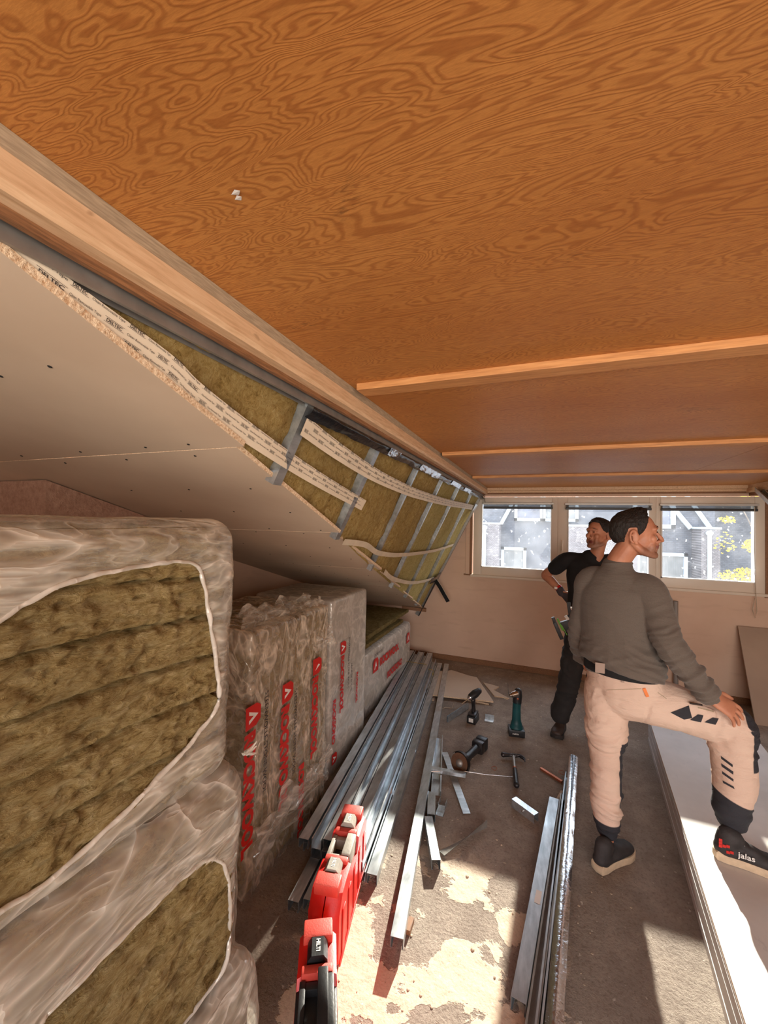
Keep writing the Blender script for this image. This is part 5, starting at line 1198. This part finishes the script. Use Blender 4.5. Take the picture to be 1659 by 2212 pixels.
def shoe(r_, heel, toe, z0, tilt=0., mats=('shoe', 'sole'), ankle=None, name='shoe', wd=.050, lace='white'):
    heel = Vector(heel); toe = Vector(toe); L = (toe-heel).length; f = (toe-heel).normalized(); s_ = Vector((-f.y, f.x, 0)).normalized(); u = f.cross(s_); u = u if u.z > 0 else -u
    Q = lambda a, b, c: heel + f*a*L + s_*b + u*c
    out = [(0, 0), (.03, .030), (.15, .036), (.35, .034), (.55, .040), (.72, .050), (.86, .046), (.95, .032), (1.0, 0)]
    pts = [(a, b*wd/.05) for a, b in out] + [(a, -b*wd/.05*.94) for a, b in out[-2:0:-1]]
    mb = MB(); n = len(pts); lay = [(1.0, .0), (1.03, .012), (1.02, .026), (.96, .032)]
    vs = [Q(.5+(a-.5)*k, b*k, c+(.012 if a > .9 else 0)*(1 if c < .02 else .6)+(.008 if a < .12 and c > .02 else 0)) for k, c in lay for a, b in pts]
    fs = [(j*n+i, j*n+(i+1) % n, (j+1)*n+(i+1) % n, (j+1)*n+i) for j in range(len(lay)-1) for i in range(n)] + [tuple(range(n-1, -1, -1)), tuple(range((len(lay)-1)*n, len(lay)*n))]
    mb.add(vs, fs); so = mb.build('sole', mats[1], r_, True)
    mb = MB(); b = MB()
    b.limb([Q(.10, 0, .050), Q(.30, 0, .050), Q(.55, 0, .048), Q(.75, 0, .046), Q(.88, 0, .042)], [(.036, .030), (.037, .032), (.042, .030), (.046, .028), (.040, .022)], s_, 18, 5)
    b.limb([Q(.16, 0, .035), Q(.18, 0, .075), Q(.22, 0, .108)], [(.034, .040), (.036, .048), (.039, .050)], s_, 18, 4)
    b.limb([Q(.24, 0, .10), Q(.42, 0, .078), Q(.60, 0, .062)], [(.030, .020), (.030, .020), (.030, .016)], s_, 14, 4)
    up = blob(b, 'upper', mats[0], r_, .006, 4)
    mb = MB()
    for i in range(4):
        a = .36+.07*i; h_ = .103-.012*i; mb.tube([Q(a, -.024, h_-.008), Q(a+.01, 0, h_), Q(a, .024, h_-.008)], .0028, 6)
    mb.tube([Q(.34, .0, .112), Q(.33, .03, .100), Q(.37, .05, .085)], .0022, 6)
    mb.build('laces', lace, r_, True)
    return Q, s_, f, u

# ------------------------------------------------------------------ front worker (grey sweater)
fr = root('person', 'man in grey sweater and pale trousers with one foot raised on the plasterboards', 'person', (.38, 2.36, 0))
vd = Vector((.47, 2.42, 0)).normalized(); rt = Vector((vd.y, -vd.x, 0))
fwd = (rt*math.cos(R(12)) + vd*math.sin(R(12))) + Vector((0, 0, .05))
h = Head((.478, 2.42, 1.660), fwd, (-.06, 0, 1), 1.04)
shL, shR, elR, wrR, elL, wrL = V(.276, 2.50, 1.388), V(.534, 2.37, 1.368), V(.598, 2.27, 1.140), V(.750, 2.285, .930), V(.232, 2.545, 1.115), V(.262, 2.63, .93)
hipL, hipR = V(.358, 2.43, .82), V(.500, 2.385, .825)
knL, anL, knR, anR = V(.348, 2.395, .455), V(.350, 2.355, .13), V(.888, 2.395, .768), V(.856, 2.335, .335)
torso_s = (shR-shL); torso_s.z = 0; torso_s.normalize()
b = MB(); add_head(b, h)
b.limb([V(.398, 2.44, 1.46), V(.408, 2.435, 1.52), h.p(-.022, 0, -.045)], [(.064, .060), (.056, .057), (.054, .060)], (1, 0, 0), 20, 5)
b.limb([V(.42, 2.41, .86), V(.405, 2.42, 1.05), V(.40, 2.43, 1.25), V(.400, 2.435, 1.40), V(.400, 2.438, 1.46)], [(.14, .095), (.13, .09), (.155, .10), (.13, .085), (.07, .06)], torso_s, 20, 4)
for A_, B_, C_ in ((shL, elL, wrL), (shR, elR, wrR)): b.limb([A_, B_, C_], [.042, .036, (.027)], None, 14, 5)
b.limb([hipL, knL, anL, anL+V(0, 0, -.05)], [.065, .048, .032, .03], None, 14, 5); b.limb([hipR, knR, anR, anR+V(0, 0, -.06)], [.065, .048, .032, .03], None, 14, 5)
b.limb([hipL, hipR], [.07, .07], None, 12, 3)
hf = V(.86, .0, -.52).normalized()
hand(b, wrR+hf*.012, hf, V(.34, -.70, .62), V(.45, .55, .75), .212, (.22, .30, .25), .20)
hand(b, wrL, V(.25, .45, -.75), V(-.8, .1, .2), V(.3, .7, .3), .185, (.5, .6, .5), .05)
def sstep(x, a, b): t = max(0, min(1, (x-a)/(b-a))); return t*t*(3-2*t)
def stub(h):
    def f(c, n):
        q0, q1, q2 = (c-h.c).dot(h.f)/h.k, (c-h.c).dot(h.s)/h.k, (c-h.c).dot(h.u)/h.k
        if q2 < -.15: return 0
        lower = sstep(-q2, .028 if q0 > .06 else .045, .070); front = sstep(q0, -.010, .030); under = 1-sstep(-q2, .115, .14)
        m_ = 1 - .6*sstep(q0, .098, .106)
        return .75*lower*front*under*m_
    return f
def lipf(h, op=False):
    def f(c, n):
        q0, q1, q2 = (c-h.c).dot(h.f)/h.k, abs((c-h.c).dot(h.s)/h.k), (c-h.c).dot(h.u)/h.k
        cen = -.066 if op else -.058
        return (1-sstep(q1, .016, .024))*(1-sstep(abs(q2-cen), .007 if not op else .010, .012 if not op else .014))*sstep(q0, .060, .080)
    return f
body = blob(b, 'body', 'skin', fr, .0042, 3, None, None, {'stubble': stub(h), 'lip': lipf(h)})
face_bits(h, fr)
def hl_front(az):   # lower limit of hair (elevation, degrees) by azimuth from the face
    if az < 38: return 47 - az*.12
    if az < 62: return 42 - (az-38)*1.9
    if az < 84: return -4 - (az-62)*.9
    if az < 104: return 4
    if az < 122: return 4 - (az-104)*2.2
    return -38 - (az-122)*.10
hair_mesh(h, fr, hl_front, 'hair', 1.0, .007, 'hair', .036)
# sweater
b = MB()
b.limb([V(.415, 2.415, .965), V(.408, 2.418, 1.02), V(.402, 2.425, 1.12), V(.400, 2.43, 1.24), V(.398, 2.435, 1.34), V(.400, 2.437, 1.420), V(.402, 2.438, 1.482)], [(.196, .150), (.184, .140), (.170, .122), (.180, .122), (.176, .116), (.132, .094), (.073, .069)], torso_s, 28, 5)
b.limb([shL+V(.05, -.02, .025), shL, elL.lerp(shL, .5), elL, wrL.lerp(elL, .45), wrL+V(0, 0, .0)], [.066, .070, .060, .053, .047, .038], None, 20, 5)
b.limb([shR+V(-.05, .02, .03), shR, elR.lerp(shR, .5), elR, wrR.lerp(elR, .45), wrR+V(-.008, 0, .008)], [.070, .078, .066, .060, .053, .040], None, 20, 5)
b.limb([V(.395, 2.435, 1.440), V(.46, 2.40, 1.415), V(.522, 2.37, 1.385)], [.060, .056, .055], None, 14, 3); b.limb([V(.395, 2.435, 1.440), V(.335, 2.47, 1.415), V(.284, 2.495, 1.392)], [.060, .056, .052], None, 14, 3)
def wr_(p, ax_, sc_, across, seed=0.):
    """irregular creases running across an axis"""
    t = p.dot(ax_); q = p*across + Vector((seed, seed*2, 0)); w_ = noise.noise(q)*.9 + noise.noise(q*2.1)*.35
    return (1-2*abs(noise.noise(Vector((t*sc_ + w_*1.6, w_*1.2 + seed, q.x*.6)))))
def sw_disp(p, n):
    k = 0; t, d = seg_t(p, elR, wrR); t2, d2 = seg_t(p, shR, elR)
    if d < .10: k += .0160*wr_(p, (wrR-elR).normalized(), 34, 6)*(.5+.6*t)
    elif d2 < .10: k += .006*wr_(p, (elR-shR).normalized(), 20, 5)*(.3+t2)
    t, d = seg_t(p, elL, wrL)
    if d < .08: k += .006*wr_(p, (wrL-elL).normalized(), 20, 6)
    if p.z < 1.17 and seg_t(p, elR, wrR)[1] > .10:
        w_ = min(1, (1.17-p.z)/.16); k += w_*(.0150*wr_(p, Vector((.28, .05, 1)).normalized(), 34, 3.2, 2) + .006*wr_(p, Vector((-.3, .05, 1)).normalized(), 22, 3, 4))
    k += .0075*fbm(Vector((p.x*6+p.z*2, p.y*6, p.z*3.2+3)), 3) + .0045*wr_(p, Vector((.7, 0, .7)), 10, 3, 7)
    p = p + n*k; hem = .992 - .16*(p.x-.26) 
    if p.z < hem and seg_t(p, elR, wrR)[1] > .09 and seg_t(p, elL, wrL)[1] > .085:
        w_ = min(1, (hem-p.z)/.008); c_ = Vector((.42, 2.41, p.z)); p = c_ + (p-c_)*(1-.20*w_)
    return p
blob(b, 'sweater', 'sweater', fr, .0065, 4, sw_disp)
mb = MB(); mb.tube([V(.404, 2.440, 1.506)+V(math.cos(a)*.065, math.sin(a)*.062, .004*math.cos(a)-.004*math.sin(a)) for a in [2*PI*i/28 for i in range(29)]], .0075, 8); mb.build('neckband', 'sweater', fr, 'all')
# trousers with dark knee pads, stripes and lower legs
b = MB()
b.limb([V(.424, 2.408, .975), V(.426, 2.406, .93), V(.430, 2.404, .87), V(.430, 2.404, .83)], [(.170, .126), (.176, .130), (.176, .128), (.160, .120)], torso_s, 28, 5)
b.limb([hipL+V(0, 0, .03), hipL+V(-.004, 0, -.06), knL.lerp(hipL, .45), knL+V(0, 0, .03), knL.lerp(anL, .45), anL+V(0, 0, .10), anL+V(0, 0, .028)], [.105, .105, .092, .073, .066, .060, .054], None, 24, 6)
b.limb([hipR+V(-.03, .01, .0), hipR+V(.06, 0, .0), knR.lerp(hipR, .5)+V(0, 0, .005), knR+V(-.10, 0, .008), knR+V(-.012, -.006, .0), knR+V(-.012, -.01, -.10), knR.lerp(anR, .55)+V(.006, 0, 0), anR+V(0, 0, .09), anR+V(0, 0, .035)], [.112, .112, .102, .092, .086, .085, .084, .072, .060], None, 24, 6)
b.limb([knR.lerp(hipR, .55)+V(0, -.085, .015), knR.lerp(hipR, .30)+V(0, -.080, .015)], [(.06, .018), (.055, .016)], (0, 0, 1), 12, 4)
b.limb([hipR+V(.04, -.07, .0), hipR+V(.13, -.075, -.01)], [(.065, .022), (.05, .02)], (0, 0, 1), 12, 4)
def tr_disp(p, n):
    k = .006*fbm(Vector((p.x*9, p.y*9, p.z*7)), 3)
    for a, c_, w_ in ((knL+V(0, 0, .14), knL+V(0, 0, -.13), 1.0), (anL+V(0, 0, .10), anL, .9)):
        t, d = seg_t(p, a, c_)
        if d < .12: k += w_*.0080*wr_(p, V(.10, 0, 1), 26, 5, 1)
    t, d = seg_t(p, knR, anR)
    if d < .12: k += .0062*wr_(p, V(.12, 0, 1), 24, 5, 3)*(1 if t < .28 or t > .78 else .35)
    t, d = seg_t(p, hipR, knR)
    if d < .14 and t > .05: k += .0055*wr_(p, V(.8, 0, .6), 15, 4, 5)
    if p.z < .86 and p.z > .58 and p.x < .50: k += .0060*wr_(p, V(-.45, 0, .9), 17, 4, 7)
    return p + n*k
CRh = Vector((.93, .37, 0))
def tr_dark(c, n):
    if c.x < .60:
        q = (c-V(.345, 2.38, c.z)).dot(CRh)
        v = (.205 - .05*(c.x-.35)) - c.z
        pad = min(.60-c.z, c.z-.27, q-.040)
        st = -1
        if .25 < c.z < .40: ph = ((c.z + .6*q)*1000 % 36)/36; st = min(.0055-abs(ph-.25)*.036 if abs(ph-.25) < .5 else -.01, -.036-q)
        return max(v, pad)
    v = .482 - (c.x-.80)*.34 - c.z
    f1 = min(c.x-.928-max(0, .70-c.z)*-.05, c.z-.60, .86-c.z)
    f2 = min(c.x-.905, c.z-.752, (n.x+n.z*.9-.62)*.05)
    return max(v, f1, f2)
tro = blob(b, 'trousers', 'trouser', fr, .0062, 4, tr_disp, None, {'dark_cloth': tr_dark})
for qd in (((1557.5, 1632.6), (1583, 1651.6), (1582.7, 1657.3), (1558.4, 1639.2)), ((1558.4, 1648.7), (1584.4, 1666.7), (1584, 1673.4), (1559, 1655.4)), ((1560, 1665.4), (1584.4, 1682.9), (1584.4, 1688.6), (1560.7, 1671.5)), ((1561.3, 1685.7), (1585, 1699), (1586.9, 1704.7), (1562.6, 1691.4))):
    decal('calf_stripe', tro, fr, qd, 'trouserdark')
for (a0, b0, a1, b1) in ((1269, 1707, 1277, 1718), (1273, 1723, 1280, 1733), (1276, 1739, 1283, 1748), (1279, 1755, 1286, 1764)):
    decal('calf_stripe', tro, fr, ((a0, b0), (a1, b0+4), (a1, b1+4), (a0, b1)), 'trouserdark', .002, 3, 3)
for qd in (((1448, 1539), (1488, 1524), (1495, 1551), (1477, 1554)), ((1490, 1555), (1507, 1543), (1519, 1545), (1514, 1560)), ((1521, 1560), (1539, 1549.5), (1552, 1552), (1545, 1565))):
    decal('pocket_gusset', tro, fr, qd, 'trouserdark', .002, 8, 5)
for qd in (((1507, 1527), (1544, 1536), (1542, 1538.5), (1507, 1529.5)), ((1421, 1495), (1440, 1509), (1439, 1510), (1420, 1496)), ((1310, 1490), (1385, 1487), (1385, 1488.2), (1310, 1491.2))):
    decal('seam', tro, fr, qd, 'primer', .0012, 10, 1)
mb = MB(); ring = [V(.420, 2.410, .962)+torso_s*math.cos(a)*.183+torso_s.cross(V(0, 0, 1))*math.sin(a)*.138 for a in [2*PI*i/40 for i in range(41)]]
for i in range(40):
    p, q = ring[i], ring[i+1]; mb.add([p+V(0, 0, -.021), q+V(0, 0, -.021), q+V(0, 0, .021), p+V(0, 0, .021)], [(0, 1, 2, 3)])
mb.build('belt', 'blackcloth', fr, 'all')
for k_, (x, y) in enumerate(((1296, 1443), (1345, 1463))):
    p = ony(x, y, 2.278); mb = MB(); w_ = .022 if k_ == 0 else .008; mb.box((p.x-w_, p.y-.002, p.z-.026), (p.x+w_, p.y+.004, p.z+.026), 0, .003); mb.build('belt_loop', 'trouser', fr, True)
p0 = ony(1391, 1487, 2.265); p1_ = ony(1399, 1505, 2.262); mb = MB(); mb.beam(p0, p1_, .014, .005, (0, -1, 0)); mb.build('pocket_tab', 'orange', fr)
p0 = ony(1490, 1519, 2.285); p1_ = ony(1517, 1523, 2.285); mb = MB(); mb.tube([p0, p1_], .0045, 8); mb.build('pocket_pen', 'eye', fr)
# shoes
Q1 = shoe(fr, (.288, 2.235, .004), (.475, 2.445, .004), 0, 0)
heelR = V(.772, 2.290, .202); toeR = V(1.055, 2.255, .202)
Q2 = shoe(fr, heelR, toeR, .2, 0)
def shoe_text(Qp, s_, a, b_): 
    Q, sd_, f, u = Qp; L_ = None
    return Q
Qf, sdv, ff_, uu = Q2
L_ = (toeR-heelR).length
nside = sdv if sdv.y < 0 else -sdv
def st(u_, v_): return heelR + ff_*(.078+u_) + nside*(.0395+.0035*math.sin(min(1, u_/.08)*PI/2)) + uu*(.050 + v_ + u_*.04)
mb = MB(); put_text(mb, 'jalas', st, .034, 0, 0, .015); mb.build('shoe_lettering', 'white', fr)
mb = MB(); rng = random.Random(2)
for i in range(4):
    for j in range(3):
        if (i+j) % 2 == 0 or i == 0: mb.add([st(-.066+.013*i+du, .018+.013*j-.009*i+dv)+nside*.001 for du, dv in ((0, 0), (.012, 0), (.012, .012), (0, .012))], [(0, 1, 2, 3)])
mb.build('shoe_pattern', 'redprint', fr)

# ------------------------------------------------------------------ back worker (black t-shirt)
bk_ = root('person', 'man in black t-shirt and black work trousers with hand on hip, standing by the window', 'person', (.30, 3.62, 0))
vd2 = Vector((.47, 3.62, 0)).normalized(); rt2 = Vector((vd2.y, -vd2.x, 0))
h2 = Head((.468, 3.63, 1.640), -vd2*math.cos(R(42)) - rt2*math.sin(R(42)) + V(0, 0, .06), (.05, 0, 1), 1.0)
sR, eR, wR = V(.235, 3.72, 1.405), V(.070, 3.84, 1.262), V(.200, 3.735, 1.135)
sL, eL, wL = V(.585, 3.68, 1.405), V(.66, 3.72, 1.13), V(.66, 3.60, .92)
hR, kR, aR = V(.330, 3.66, .86), V(.270, 3.61, .47), V(.195, 3.63, .11)
hL2, kL2, aL2 = V(.475, 3.68, .86), V(.47, 3.66, .47), V(.46, 3.72, .11)
b = MB(); add_head(b, h2, True)
b.limb([V(.455, 3.67, 1.44), V(.460, 3.66, 1.50), h2.p(-.02, 0, -.05)], [(.060, .056), (.052, .052), (.050, .054)], (1, 0, 0), 20, 5)
b.limb([V(.40, 3.66, .88), V(.40, 3.67, 1.10), V(.41, 3.69, 1.30), V(.43, 3.68, 1.42)], [(.125, .09), (.12, .085), (.15, .09), (.09, .06)], (1, -.05, 0), 20, 4)
b.limb([sR, sR.lerp(eR, .5), eR, eR.lerp(wR, .35), wR], [.048, .043, .036, .038, .027], None, 16, 5)
b.limb([sL, eL, wL], [.046, .038, .027], None, 14, 5)
b.limb([hR, kR, aR], [.06, .045, .032], None, 14, 4); b.limb([hL2, kL2, aL2], [.06, .045, .032], None, 14, 4); b.limb([hR, hL2], [.06, .06], None, 12, 3)
hand(b, wR, V(.55, -.25, -.55), V(-.55, -.2, -.1), V(.3, -.8, .2), .17, (.5, .6, .5), .03)
hand(b, wL, V(0, -.1, -1), V(.9, 0, 0), V(0, -1, 0), .18, (.3, .3, .3), .03)
blob(b, 'body', 'skin', bk_, .0045, 3, None, None, {'stubble': stub(h2), 'lip': lipf(h2, True)})
face_bits(h2, bk_)
def hl_back(az):
    if az < 38: return 40 - az*.08
    if az < 60: return 37 - (az-38)*1.7
    if az < 84: return 0 - (az-60)*.5
    if az < 104: return 6
    return 6 - (az-104)*1.6 if az < 125 else -32
hair_mesh(h2, bk_, hl_back, 'hair', 5.0, .008, 'hair', .022)
b = MB()
b.limb([V(.395, 3.66, .90), V(.395, 3.665, 1.0), V(.398, 3.67, 1.15), V(.405, 3.68, 1.28), V(.410, 3.69, 1.38), V(.425, 3.68, 1.44)], [(.150, .112), (.145, .110), (.150, .110), (.172, .118), (.168, .105), (.085, .068)], (1, -.05, 0), 24, 5)
b.limb([V(.33, 3.70, 1.41), sR+V(0, 0, .004), sR.lerp(eR, .52)], [.062, .066, .058], None, 18, 5)
b.limb([V(.50, 3.68, 1.41), sL, sL.lerp(eL, .5)], [.060, .066, .056], None, 18, 5)
b.limb([V(.36, 3.69, 1.432), V(.28, 3.71, 1.425)], [.045, .045], None, 12, 3); b.limb([V(.48, 3.675, 1.432), V(.56, 3.68, 1.425)], [.045, .045], None, 12, 3)
blob(b, 't_shirt', 'blackcloth', bk_, .0065, 3, lambda p, n: p + n*(.008*fbm(p*7, 3) + .006*wr_(p, V(.5, 0, 1), 9, 3, 5)))
# v-neck opening showing skin
mb = MB(); fdir = (h2.f*.25 + V(-.12, -1, 0)).normalized()
mb.add([V(.408, 3.608, 1.462), V(.500, 3.600, 1.462), V(.462, 3.575, 1.402)], [(0, 1, 2)])
b = MB()
b.limb([V(.398, 3.66, .93), V(.40, 3.66, .86), V(.40, 3.665, .80)], [(.148, .112), (.152, .115), (.13, .10)], (1, -.05, 0), 24, 4)
b.limb([hR+V(0, 0, .02), hR.lerp(kR, .5), kR+V(0, 0, .03), kR.lerp(aR, .5), aR+V(0, 0, .07), aR+V(0, 0, .012)], [.095, .090, .078, .074, .070, .066], None, 20, 5)
b.limb([hL2+V(0, 0, .02), hL2.lerp(kL2, .5), kL2, kL2.lerp(aL2, .5), aL2+V(0, 0, .03)], [.095, .088, .076, .070, .066], None, 20, 5)
b.limb([V(.225, 3.60, .60), V(.225, 3.59, .45)], [(.03, .05), (.03, .045)], (1, 0, 0), 12, 3)
blob(b, 'trousers', 'blackwork', bk_, .007, 3, lambda p, n: p + n*(.010*fbm(p*8, 3) + .009*wr_(p, V(.1, 0, 1), 16, 4, 9)))
b = MB(); hand(b, wR+V(.005, -.004, -.01), V(.50, -.25, -.60), V(-.65, -.3, -.1), V(.3, -.8, .2), .205, (.45, .5, .4), .03); b.limb([wR+V(-.015, .015, .018), wR+V(.0, 0, -.01)], [.033, .034], None, 14, 3)
blob(b, 'glove', 'glove', bk_, .005, 3)
mb = MB(); w0 = wR+V(-.028, .020, .034); mb.tube([w0, w0+V(.010, -.008, -.012)], [.031, .032], 14); mb.build('glove_cuff', 'redprint', bk_, True)
mb = MB(); mb.box((w0.x-.030, w0.y-.034, w0.z-.014), (w0.x-.006, w0.y-.028, w0.z+.006), 0, .002); mb.build('cuff_label', 'white', bk_)
shoe(bk_, (.215, 3.70, .002), (.150, 3.455, .002), 0, 0, ('boot', 'soledark'), None, 'boot', .052, 'boot')
shoe(bk_, (.470, 3.76, .002), (.50, 3.50, .002), 0, 0, ('boot', 'soledark'), None, 'boot', .052, 'boot')
mb = MB(); ring = [V(.398, 3.66, .925)+V(math.cos(a)*.160, math.sin(a)*.124, 0) for a in [2*PI*i/36 for i in range(37)]]
for i in range(36): p, q = ring[i], ring[i+1]; mb.add([p+V(0, 0, -.022), q+V(0, 0, -.022), q+V(0, 0, .022), p+V(0, 0, .022)], [(0, 1, 2, 3)])
mb.build('belt', 'blackcloth', bk_, 'all')
# tool holster and cutters hanging at his hip
Yh = 3.60
r_ = root('tool_holster', 'black tool holster with utility knives hanging at the hip of the man in black', 'tool holster', tuple(ony(1222, 1352, Yh)))
def hp(x, y, dy=0): return ony(x, y, Yh+dy)
mb = MB(); mb.beam(hp(1214, 1355), hp(1240, 1347), .090, .035, (0, -1, 0), .006); mb.build('pouch', 'black', r_, True)
mb = MB(); mb.beam(hp(1198, 1344, -.01), hp(1214, 1381, -.01), .030, .026, (0, -1, 0), .006); mb.build('sheath', 'black', r_, True)
mb = MB(); mb.beam(hp(1194, 1333, -.01), hp(1199, 1346, -.01), .026, .024, (0, -1, 0), .004); mb.build('knife_grip', 'black', r_, True)
mb = MB(); mb.beam(hp(1204, 1336, -.02), hp(1216, 1362, -.025), .013, .010, (0, -1, 0), .002); mb.build('knife_handle', 'green', r_, True)
mb = MB(); mb.beam(hp(1213, 1350, -.025), hp(1225, 1372, -.025), .006, .004, (0, -1, 0)); mb.build('knife_blade', 'green', r_, True)
mb = MB(); mb.beam(hp(1221, 1330, -.01), hp(1230, 1341, -.01), .024, .012, (0, -1, 0), .003); mb.build('tape_roll', 'white', r_, True)
mb = MB(); mb.beam(hp(1228, 1300, .0), hp(1232, 1328, .0), .030, .020, (0, -1, 0), .004); mb.build('snips_handle', 'black', r_, True)
mb = MB(); mb.beam(hp(1233, 1310, -.01), hp(1237, 1322, -.01), .014, .010, (0, -1, 0), .003); mb.build('snips_blade', 'chrome', r_, True)
mb = MB(); mb.beam(hp(1240, 1440), hp(1220, 1490), .05, .03, (0, -1, 0), .006)
